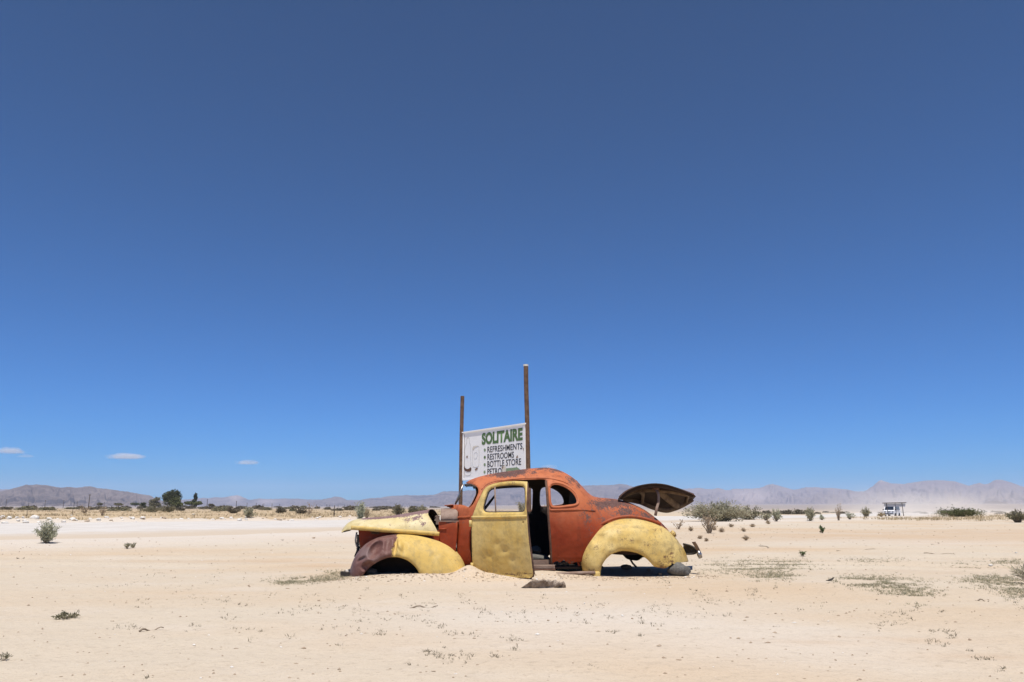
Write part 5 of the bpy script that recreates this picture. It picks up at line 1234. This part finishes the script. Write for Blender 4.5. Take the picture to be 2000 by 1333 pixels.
# dry grass on the plain and on the right bank: uncountable
def blades(name, pts, h, w, lm, seed, label, lean=0.5, per=5):
    rs = np.random.default_rng(seed); n = len(pts); P = np.repeat(np.array(pts, float), per, 0); hh = np.repeat(np.asarray(h, float), per) * rs.uniform(0.5, 1.2, n * per)
    P[:, :2] += rs.normal(size=(n * per, 2)) * (np.repeat(np.asarray(h, float), per) * 0.45)[:, None]
    a = rs.uniform(0, 2 * math.pi, n * per); ln = rs.normal(size=(n * per, 2)) * lean
    side_ = np.stack([np.cos(a), np.sin(a), 0 * a], 1) * (hh * w)[:, None]
    tip = P + np.stack([ln[:, 0] * hh, ln[:, 1] * hh, hh], 1); mid = P + np.stack([ln[:, 0] * hh * .35, ln[:, 1] * hh * .35, hh * .6], 1)
    v = np.stack([P - side_, P + side_, mid + side_ * 0.7, tip, mid - side_ * 0.7], 1).reshape(-1, 3); b = np.arange(n * per)[:, None] * 5
    f = np.concatenate([b + np.array([[0, 1, 2, 4]]), ], 1); t = b + np.array([[4, 2, 3]])
    o = link_mesh(name, v, f.tolist() + t.tolist(), lm, None, False, attrs=dict(rnd=np.repeat(rs.uniform(0, 1, n * per), 5)))
    return tag(o, label, kind='stuff')
def scatter_ground(n, fx, seed):
    rs = np.random.default_rng(seed); out = []
    XY = fx(rs, n); Z = G(XY[:, 0], XY[:, 1]); return np.column_stack([XY, Z])
def plain_xy(rs, n):
    y = np.exp(rs.uniform(math.log(56), math.log(330), n)); x = y * rs.uniform(-0.68, 0.02, n)
    k = (poly_dist(x, y, ROAD_F) > 2.5) & (fbm(x / 14, y / 14, 3, 71) > -0.15); return np.column_stack([x, y])[k]
pts = scatter_ground(7500, plain_xy, 9); blades('dry_grass', pts, RNG.uniform(0.10, 0.32, len(pts)), 0.10, L_STRAW, 10, 'dry straw grass covering the plain beyond the road')
def bank_xy(rs, n):
    x = rs.uniform(30, 75, n); y = 73 + 0.25 * (x - 50) + rs.normal(size=n) * 5; k = fbm(x / 3, y / 3, 3, 73) > -0.2; return np.column_stack([x, y])[k]
pts = scatter_ground(1800, bank_xy, 11); blades('bank_grass', pts, RNG.uniform(0.08, 0.26, len(pts)), 0.10, L_STRAW, 12, 'dry straw grass along the sandy bank on the right')

# ------------------------------------------------------------------ weeds and grass mats on the yard
def px_flat(px, py):
    r = ray(px, py); t = -CAMH / r.z; return r.x * t, r.y * t
rs = np.random.default_rng(77)
wp = []; wh = []
def cluster(px, py, n, sx, sy, h=0.0165):
    for _ in range(n):
        x = px + rs.normal() * sx; y = py + rs.normal() * sy
        wp.append(px_flat(x, max(y, 1030))); wh.append(h * rs.uniform(0.5, 1.3))
CL = [(700, 1132, 5, 5), (760, 1122, 5, 14), (870, 1133, 5, 14), (905, 1124, 6, 6), (945, 1124, 12, 10), (985, 1130, 10, 12), (1130, 1128, 6, 16), (1185, 1132, 5, 8), (1240, 1132, 7, 10), (1335, 1134, 6, 8), (717, 1151, 5, 6), (612, 1162, 7, 8), (650, 1170, 12, 12), (790, 1163, 9, 8), (640, 1185, 12, 18), (700, 1180, 10, 14), (720, 1192, 10, 12), (820, 1175, 12, 14), (850, 1177, 10, 12), (800, 1203, 14, 20), (830, 1215, 10, 12), (700, 1210, 8, 12), (700, 1230, 12, 20), (740, 1240, 9, 14), (640, 1225, 7, 10), (860, 1226, 12, 8), (890, 1240, 14, 12), (922, 1243, 7, 6), (905, 1160, 8, 8), (915, 1174, 12, 10), (935, 1185, 12, 10), (940, 1195, 8, 10), (960, 1207, 9, 14), (992, 1160, 5, 4), (1062, 1164, 7, 6), (1080, 1184, 14, 18), (1010, 1196, 10, 14), (1020, 1215, 7, 8), (1000, 1250, 16, 12), (1010, 1270, 8, 8), (835, 1277, 12, 8), (855, 1286, 10, 8), (875, 1292, 10, 8), (905, 1287, 10, 12), (965, 1288, 8, 8), (675, 1264, 5, 6), (800, 1304, 4, 6),
      (1150, 1180, 10, 14), (1180, 1180, 6, 8), (1130, 1200, 7, 6), (1130, 1220, 10, 14), (1190, 1208, 8, 8), (1200, 1236, 9, 5), (1255, 1218, 10, 8), (1280, 1226, 8, 8), (1290, 1182, 16, 14), (1262, 1196, 10, 12), (1305, 1203, 12, 16), (1360, 1200, 12, 16), (1420, 1205, 8, 10), (1355, 1229, 5, 5), (1365, 1160, 26, 12), (1380, 1175, 26, 18), (1440, 1176, 10, 10), (1470, 1160, 22, 10), (1480, 1172, 10, 10), (1515, 1152, 7, 5), (1160, 1310, 4, 5), (1250, 1248, 4, 4), (1300, 1140, 14, 12), (1285, 1130, 8, 6), (1370, 1120, 10, 6), (1725, 1199, 12, 10), (1760, 1198, 14, 8), (1770, 1208, 12, 10), (1790, 1190, 8, 8), (1720, 1218, 10, 10), (1755, 1214, 10, 10), (1820, 1231, 10, 6), (1850, 1230, 12, 6), (1860, 1238, 14, 7), (1820, 1246, 12, 8), (1848, 1252, 6, 5), (1890, 1265, 5, 5), (1920, 1280, 16, 9), (1960, 1302, 7, 5), (1840, 1196, 8, 8), (1985, 1178, 8, 6), (1992, 1186, 6, 5),
      (300, 1120, 6, 10), (265, 1140, 8, 16), (200, 1145, 6, 14), (345, 1150, 9, 14), (410, 1135, 7, 10), (280, 1172, 12, 12), (400, 1170, 14, 18), (430, 1172, 10, 12), (480, 1180, 10, 14), (530, 1160, 9, 10), (600, 1186, 8, 10), (560, 1195, 10, 12), (380, 1222, 9, 8), (440, 1205, 10, 10), (235, 1222, 8, 12), (265, 1222, 10, 8), (570, 1240, 6, 8), (495, 1245, 5, 6), (510, 1233, 4, 5), (470, 1226, 6, 8), (290, 1322, 4, 4), (300, 1112, 8, 14), (420, 1118, 9, 14), (1600, 1180, 6, 10), (1560, 1190, 5, 8), (960, 1122, 10, 8), (975, 1128, 10, 8), (950, 1126, 8, 8)]
for (x, y, n, sx) in CL: cluster(x, y, max(3, int(n * 1.15)), sx, sx * 0.22 + 1.2)
for _ in range(170): cluster(rs.uniform(80, 1950), 1075 + abs(rs.normal()) * 75, int(rs.integers(1, 4)), 6, 2, 0.012)
XY = np.array(wp); Zw = G(XY[:, 0], XY[:, 1]); blades('ground_weeds', np.column_stack([XY, Zw - 0.002]), np.array(wh), 0.13, L_WEED, 78, 'tiny grey weeds sprouting in rows from the bare sand', 0.9, 4)
mp_ = []; mh = []
def mat_patch(px, py, n, sx, sy, h=0.020):
    for _ in range(int(n * 1.7)):
        x, y = px + rs.normal() * sx, py + rs.normal() * sy
        q = px_flat(x, max(y, 1040))
        if fbm(np.array([q[0] / 0.5]), np.array([q[1] / 0.5]), 3, 91)[0] > -0.18: mp_.append(q); mh.append(h * rs.uniform(0.5, 1.4))
mat_patch(1480, 1110, 800, 52, 7); mat_patch(1440, 1105, 250, 40, 6); mat_patch(1515, 1130, 320, 26, 5); mat_patch(1540, 1105, 200, 20, 5)
mat_patch(1720, 1142, 420, 40, 6); mat_patch(1770, 1155, 320, 32, 8); mat_patch(1800, 1172, 160, 22, 6); mat_patch(1680, 1140, 200, 30, 6); mat_patch(1700, 1098, 160, 40, 5); mat_patch(1880, 1105, 160, 30, 5)
mat_patch(1960, 1098, 260, 36, 3); mat_patch(1975, 1140, 520, 34, 9); mat_patch(1920, 1140, 160, 26, 5); mat_patch(1985, 1160, 160, 20, 6)
mat_patch(620, 1130, 330, 34, 3.2); mat_patch(560, 1137, 170, 24, 2.6); mat_patch(655, 1122, 120, 14, 4)
XY = np.array(mp_); Zm = G(XY[:, 0], XY[:, 1]); blades('grass_mats', np.column_stack([XY, Zm - 0.002]), np.array(mh), 0.11, L_MAT, 79, 'grey-green creeping grass in flat patches on the sand', 1.1, 5)

# pebbles and clods, uncountable
def pebbles():
    rs = np.random.default_rng(88); n = 1700
    y = np.exp(rs.uniform(math.log(2.6), math.log(48), n)); x = y * rs.uniform(-0.72, 0.72, n)
    uu = rs.uniform(-2.5, 2.6, 520); vv = -0.9 - np.abs(rs.normal(size=520)) * 0.22      # grit fallen along the foot of the wreck
    x = np.concatenate([x, ORG.x + U.x * uu + V.x * vv]); y = np.concatenate([y, ORG.y + U.y * uu + V.y * vv]); n = len(x)
    s = 0.003 + 0.007 * rs.uniform(0, 1, n) ** 6 + 0.0005 * y
    z = G(x, y)
    ico = np.array([(0, 0, 1), (1, 0, 0), (0, 1, 0), (-1, 0, 0), (0, -1, 0), (0, 0, -1)], float); fc = np.array([(0, 1, 2), (0, 2, 3), (0, 3, 4), (0, 4, 1), (5, 2, 1), (5, 3, 2), (5, 4, 3), (5, 1, 4)])
    J = ico[None] * (1 + 0.35 * rs.normal(size=(n, 6, 1))) * s[:, None, None] * np.array([1.3, 1, 0.7])
    Vv = (J + np.stack([x, y, z + s * 0.25], 1)[:, None]).reshape(-1, 3); Ff = (fc[None] + (np.arange(n) * 6)[:, None, None]).reshape(-1, 3)
    mi = np.repeat((rs.uniform(0, 1, n) < 0.10).astype(int), 8)
    o = link_mesh('pebbles', Vv, Ff, [M_CLOD, M_WHITESTONE], None, False, mi); return tag(o, 'small pebbles and clods strewn over the sand', kind='stuff')
pebbles()

# white stones heaped along the far edge of the road
WR = [rock_mesh('road_stone', 400 + i, M_WHITESTONE, 2, 0.35, 0.8) for i in range(4)]; BR = [rock_mesh('road_stone', 410 + i, M_CLOD, 2, 0.35, 0.7) for i in range(2)]
rs = np.random.default_rng(41)
BIG = [(4, 1012, 11, 7), (18, 1014, 10, 7), (10, 1023, 14, 5), (33, 1012, 9, 4), (35, 1018, 10, 4), (48, 1018, 10, 4), (99, 1019, 8, 4), (139, 1008, 4, 2.5), (148, 1017, 10, 3), (176, 1015, 9, 4), (192, 1016, 10, 5), (85, 1016, 8, 3), (378, 1006, 9, 3)]
for i, (x, y, w, h) in enumerate(BIG):
    p = gpos(x, y); lab = {0: 'largest white boulder beyond the road at the left border', 1: 'second white boulder from the left border beyond the road', 12: 'white stone lying on the plain beyond the road, away from the edge'}.get(i, 'white stone heaped along the far edge of the gravel road')
    put('road_stone', WR[i % 4], p + Vector((0, 0, sz(p, h) * 0.3)), (sz(p, w) / 2, sz(p, w) / 2.4, sz(p, h) / 1.6), rs.uniform(0, 6.28), lab, 'stone', 'white stones along the far road edge')
EF = resample(ROAD_F, 600)
VJ = [j for j in range(599) if EF[j][1] > 5 and -0.66 < EF[j][0] / EF[j][1] < -0.16]
for i in range(190):
    j = int(VJ[int(rs.integers(0, len(VJ)))]); q = EF[j]; d = EF[j + 1] - EF[j]; d /= np.linalg.norm(d); nn = np.array([-d[1], d[0]])
    o_ = abs(rs.normal()) * 2.6 - 0.2; x, y = q + nn * o_; s = 0.04 + 0.13 * rs.uniform() ** 2.2
    if not (-0.68 < x / y < 0.0): continue
    wh_ = rs.uniform() < 0.78; pxs_ = CX + x / y * FH; wtx = 'left of the lone roadside shrub' if pxs_ < 90 else 'between lone shrub and tall pole' if pxs_ < 175 else 'left of the tree clump' if pxs_ < 290 else 'below the tree clump' if pxs_ < 400 else 'right of the tree clump' if pxs_ < 560 else 'left of the hood'
    if rs.uniform() < 0.15: s *= 1.5
    put('road_stone', (WR if wh_ else BR)[int(rs.integers(0, 4 if wh_ else 2))], (x, y, gz(x, y) + s * 0.25), (s * 1.25, s, s * 0.8), rs.uniform(0, 6.28),
        ('white stone on the far edge of the gravel road ' if wh_ else 'brown clod on the far edge of the gravel road ') + wtx, 'stone', 'white stones along the far road edge' if wh_ else 'brown clods along the far road edge')
# odd bits lying about
p = gpos(1935, 1106); put('stone', WR[1], p + Vector((0, 0, 0.012)), (0.035, 0.03, 0.02), 0.3, 'white stone on ochre sand near the right border', 'stone')
p = gpos(1985, 1081); put('stone', WR[2], p + Vector((0, 0, 0.01)), (0.03, 0.025, 0.02), 0.3, 'small white chip above the white stone near the right border', 'stone')
p = gpos(613, 1052); put('stone', BR[0], p + Vector((0, 0, 0.02)), (0.05, 0.04, 0.03), 0.3, 'lone clod on the sand just left of the hood tip', 'stone')
p = gpos(1621, 1135); mb = MB(); mb.add([(-.05, 0, 0.006), (-.02, -.02, .014), (.02, -.016, .012), (.055, .0, .045), (.02, .02, .006), (-.03, .018, .004)], [(0, 1, 2, 3, 4, 5)]); o = mb.build('curled_shard', M_BLACKBAR, None, False); o.location = p; solid(o, 0.006); tag(o, 'curled dark shard lying alone on the sand at right', 'debris')
for i, (x0, y0, x1, y1, lab) in enumerate(((272, 1235, 318, 1229, 'thin dry twig on the sand at lower left'), (535, 1063, 545, 1054, 'short dry stick on the ochre sand left of the hood'), (1640, 1078, 1720, 1072, 'long dry stem trailing on the sand at right'), (1820, 1064, 1838, 1060, 'short dry stick beyond the grass mats at right'), (1905, 1173, 1932, 1176, 'thin dry twig below the spiky plant'), (800, 1188, 855, 1187, 'straight pale straw before the front fender'), (1485, 1067, 1502, 1076, 'forked dry stick on the sand right of the bumper'), (1805, 1082, 1865, 1083, 'dark dry stem lying at right before the bank'), (36, 1092, 48, 1091, 'short dark stick on the sand at far left'))):
    a, b = gpos(x0, y0), gpos(x1, y1); r = (b - a).length
    P = [a + (b - a) * t + Vector((0, 0, 0.006 + 0.012 * math.sin(t * 9 + i))) + Vector((-(b - a).y, (b - a).x, 0)) * 0.05 * math.sin(t * 5 + i) for t in np.linspace(0, 1, 9)]
    mb = MB(); mb.tube(P, list(np.linspace(0.008, 0.003, 9)), 5); tag(mb.build('twig', M_TWIG), lab, 'twig')

# ------------------------------------------------------------------ poles and fence posts
def utility_pole(px, pyb, pyt, wpx, label, group, arm=True, name='utility_pole', dist=None):
    p = gpos(px, pyb) if dist is None else None
    h = sz(p, pyb - pyt); w = max(sz(p, wpx) / 2, 0.03); e = empty(name, p); tag(e, label, 'pole', group)
    mb = MB(); mb.tube([(0, 0, -0.2), (0, 0, h)], [w, w * 0.8], 7); mb.build('pole', M_POST, e)
    if arm: mb = MB(); mb.box((0, 0, h * 0.93), (h * 0.14, w * 1.2, w * 1.4)); mb.build('crossarm', M_POST, e, False)
    return e
utility_pole(172.5, 994, 966, 1.6, 'tallest timber pole on the left plain', 'poles on the left plain')
for x, yb, yt, wd in [(a, b, c, 0.9) for a, b, c in ((55, 993, 983), (87, 993, 977.5), (123, 993, 977.5), (144, 992, 982), (150, 992, 980), (11, 992, 976), (203, 992, 981), (311, 990, 970.5), (404, 993, 976), (461, 993, 979.5), (482, 993, 983), (500, 993, 983.5), (515, 993, 984), (531, 993, 984), (546, 993, 985), (618, 993, 986), (638, 994, 986), (644, 994, 986.5), (660, 994, 986.5), (673, 994, 986.5), (679, 994, 986.5), (687, 994, 989), (697, 994, 987))]:
    lab = {404: 'dark pole with crossarm just right of the spreading tree', 461: 'dark pole below the small pointed peak', 311: 'thin pole poking up behind the tree clump'}.get(x, 'thin distant pole on the far plain ' + ('left of the tall timber pole' if x < 172 else 'just right of the tall timber pole' if x < 300 else 'between pointed peak and bare sapling' if x < 600 else 'between bare sapling and hood'))
    utility_pole(x, yb, yt, wd if x not in (404, 461) else 1.3, lab, 'poles on the left plain')
utility_pole(652.5, 1009.5, 988, 2.2, 'thick dark fence post beyond the road left of the hood', None, False, 'fence_post')
for x, yb, yt in ((273, 1007, 985), (52, 1009, 995), (141, 1006, 992)):
    utility_pole(x, yb, yt, 0.9, {273: 'thin fence post in front of the tree clump', 52: 'thin fence post near the white boulders', 141: 'thin fence post below the tall pole'}[x], 'thin fence posts beyond the road', False, 'fence_post')

# ------------------------------------------------------------------ white van and roadside shelter
def van():
    p = gpos(1743, 1009.0); YV = 140.0; p = at(1743, 1006, YV); p.z = gz(p.x, p.y)
    e = empty('white_van', p, math.radians(-38)); tag(e, 'white minivan driving towards the camera ahead of a dust cloud', 'van')
    # local: -y is the front, x across
    prof = [(-2.25, 0.35), (-2.32, 0.60), (-2.28, 0.95), (-2.05, 1.08), (-1.35, 1.80), (-0.9, 1.92), (2.2, 1.92), (2.32, 1.5), (2.35, 0.5), (2.3, 0.32)]
    xs = [(-0.86, 0.88), (-0.84, 1.0), (0.84, 1.0), (0.86, 0.88)]
    mb = MB(); n = len(prof); vs = []
    for x, k in ((-0.80, 1), (-0.86, 0), (0.86, 0), (0.80, 1)):
        for (y, z) in prof: vs.append((x * (1 - 0.10 * max(0, z - 1.0)), y * (0.985 if k else 1), z * (1.0) if not k else 0.35 + (z - 0.35) * 0.985))
    fs = [tuple(range(n))[::-1], tuple(3 * n + i for i in range(n))]
    for a in range(3): fs += [(a * n + i, a * n + (i + 1) % n, (a + 1) * n + (i + 1) % n, (a + 1) * n + i) for i in range(n)]
    mb.add(vs, fs); mb.build('body', M_VANWHITE, e, False)
    def quad(name, pts, mat, parent=e): m2 = MB(); m2.add(pts, [(0, 1, 2, 3)]); return solid(m2.build(name, mat, parent, False), 0.02, 0)
    quad('windscreen', [(-0.74, -2.02, 1.12), (0.74, -2.02, 1.12), (0.66, -1.40, 1.78), (-0.66, -1.40, 1.78)], M_GLASS)
    for s in (-1, 1):
        quad('side_window', [(s * 0.868, -1.75, 1.12), (s * 0.868, -0.7, 1.12), (s * 0.80, -0.75, 1.72), (s * 0.80, -1.25, 1.72)], M_GLASS)
        quad('side_window', [(s * 0.868, -0.6, 1.12), (s * 0.868, 1.9, 1.12), (s * 0.80, 1.9, 1.72), (s * 0.80, -0.6, 1.72)], M_GLASS)
        mb = MB(); mb.box((s * 0.60, -2.31, 0.82), (0.32, 0.06, 0.20)); mb.build('headlight', M_CHROME, e, False)
        mb = MB(); mb.box((s * 1.0, -1.7, 1.18), (0.18, 0.10, 0.22)); mb.build('wing_mirror', M_TYRE, e, False)
        for y in (-1.45, 1.45):
            mb = MB(); mb.tube([(s * 0.70, y, 0.32), (s * 0.88, y, 0.32)], 0.32, 14); mb.build('wheel', M_TYRE, e, False)
    mb = MB(); mb.box((0, -2.32, 0.84), (0.55, 0.05, 0.12)); mb.build('grille', M_GLASS, e, False)
    mb = MB(); mb.box((0, -2.34, 0.50), (1.3, 0.05, 0.14)); mb.build('bumper_intake', M_GLASS, e, False)
    mb = MB(); mb.box((0, -2.375, 0.62), (0.5, 0.02, 0.11)); mb.build('number_plate', M_MESH, e, False)
van()
def shelter():
    Ys = 104.0; a, b = at(1726, 983, Ys), at(1769.5, 982, Ys); base = at(1748, 1007, Ys); g0 = gz(base.x, base.y)
    e = empty('roadside_shelter', (base.x, base.y, g0)); tag(e, 'thin roofed frame with pale sheeting standing before the white van', 'shelter')
    L = lambda p: Vector((p.x - base.x, p.y - base.y, p.z - g0))
    a, b = L(a), L(b); mb = MB(); mb.box((a + b) / 2 + Vector((0, 0.15, 0)), ((b - a).length, 0.5, 0.09), Matrix.Rotation(-math.atan2(b.z - a.z, b.x - a.x), 3, 'Y')); mb.build('roof', M_POST, e, False)
    for i, (x0, x1, yb) in enumerate(((1731, 1733.5, 992), (1748, 1750, 992), (1761.5, 1765, 1008))):
        t = L(at(x0, 983, Ys)); bt = L(at(x1, yb, Ys)); 
        if yb < 1000: bt = L(at(x1 + 2, 1008, Ys + 0.2))
        mb = MB(); mb.tube([t, bt + Vector((0, 0, -0.2))], 0.042 if i != 1 else 0.022, 6); mb.build('post', M_POST, e)
    q = [L(at(x, y, Ys + 0.25)) for x, y in ((1726.5, 984.3), (1769, 983.5), (1767.5, 989.8), (1727.5, 990))]
    mb = MB(); mb.add(q, [(0, 1, 2, 3)]); solid(mb.build('sheeting', M_MESH, e, False), 0.015, 0)
shelter()

# ------------------------------------------------------------------ dust, haze and clouds
def volume_box(name, lo, hi, build, label):
    mb = MB(); c = [(lo[i] + hi[i]) / 2 for i in range(3)]; mb.box((0, 0, 0), [hi[i] - lo[i] for i in range(3)])
    m = bpy.data.materials.new(name + '_air'); m.use_nodes = True; nt = m.node_tree; nt.nodes.clear(); g = NG(nt)
    out = g.n('ShaderNodeOutputMaterial'); v = g.n('ShaderNodeVolumePrincipled'); g.l(v.outputs[0], out.inputs['Volume']); build(g, v)
    o = mb.build(name, m, None, False); o.location = c; return tag(o, label, kind='stuff')
HAZE_D = 6.5e-5
def haze_b(g, v):
    v.inputs['Color'].default_value = (0.66, 0.76, 1.0, 1); v.inputs['Density'].default_value = HAZE_D; v.inputs['Anisotropy'].default_value = 0.0
volume_box('haze', (-15000, -2500, -12), (15000, 15500, 440), haze_b, 'pale blue desert haze over the plain')
def dust_b(g, v):
    c = g.coord('Generated'); xyz = g.sep(c)
    n = g.noise(g.coord('Object', (0.12, 0.12, 0.25)), 1.0, 4, 0.6)
    fz = g.ss(xyz[2], 1.0, 0.0); fz = g.math('POWER', fz, 1.6)
    fx = g.math('MULTIPLY', g.ss(xyz[0], 0.0, 0.22), g.ss(xyz[0], 1.0, 0.35)); fy = g.math('MULTIPLY', g.ss(xyz[1], 0.0, 0.25), g.ss(xyz[1], 1.0, 0.75))
    d = g.math('MULTIPLY', g.math('MULTIPLY', fz, fx), g.math('MULTIPLY', fy, g.ss(n, 0.30, 0.70)))
    g.l(g.math('MULTIPLY', d, 0.075), v.inputs['Density']); v.inputs['Color'].default_value = (0.93, 0.88, 0.82, 1)
volume_box('dust_cloud', (70, 144, -0.2), (122, 200, 7.5), dust_b, 'pale dust raised behind the white van')
def cloud(px0, px1, py0, py1, seed, label, dens=1.0):
    D = 26000.0; a, b = at(px0, py1, D), at(px1, py0, D); dz = b.z - a.z; w = b.x - a.x
    def bb(g, v):
        c = g.coord('Generated'); xyz = g.sep(c)
        mp = g.n('ShaderNodeMapping'); g.l(g.n('ShaderNodeTexCoord').outputs['Generated'], mp.inputs[0]); mp.inputs['Scale'].default_value = (w / dz * 1.1, 2.0, 1.6); mp.inputs['Location'].default_value = (seed * 3.1, seed, 0)
        n = g.noise(mp.outputs[0], 1.0, 5, 0.62)
        x2 = g.math('POWER', g.math('ABSOLUTE', g.math('MULTIPLY', g.math('SUBTRACT', xyz[0], 0.5), 2.0)), 2.0)
        z2 = g.math('POWER', g.math('ABSOLUTE', g.math('MULTIPLY', g.math('SUBTRACT', xyz[2], 0.28), 1.5)), 2.0)
        y2 = g.math('POWER', g.math('ABSOLUTE', g.math('MULTIPLY', g.math('SUBTRACT', xyz[1], 0.5), 2.0)), 2.0)
        rr = g.math('ADD', g.math('ADD', x2, z2), y2)
        d = g.ss(g.math('SUBTRACT', g.math('ADD', 0.02, g.math('MULTIPLY', n, 1.75)), rr), 0.15, 0.7)
        d = g.math('MULTIPLY', d, g.ss(xyz[2], 0.05, 0.25))
        g.l(g.math('MULTIPLY', d, 0.0045 * dens), v.inputs['Density']); v.inputs['Color'].default_value = (1, 1, 1, 1)
    o = volume_box('cloud', (a.x, D, a.z), (b.x, D + w * 0.5, b.z), bb, label)
    o['category'] = 'cloud'; del o['kind']; return o
cloud(186, 282, 880, 897, 1, 'longest small white cloud low in the sky at left')
cloud(-30, 48, 868, 887, 2, 'white cloud cut by the left border', 0.8)
cloud(20, 66, 885, 894, 5, 'faint cloud wisp below the cloud at the left border', 0.35)
cloud(446, 508, 895, 908, 3, 'small white cloud above the gap between tree and coupe', 0.8)
cloud(1050, 1095, 904, 917, 4, 'pale cloud peeping over the roof of the coupe', 0.5)
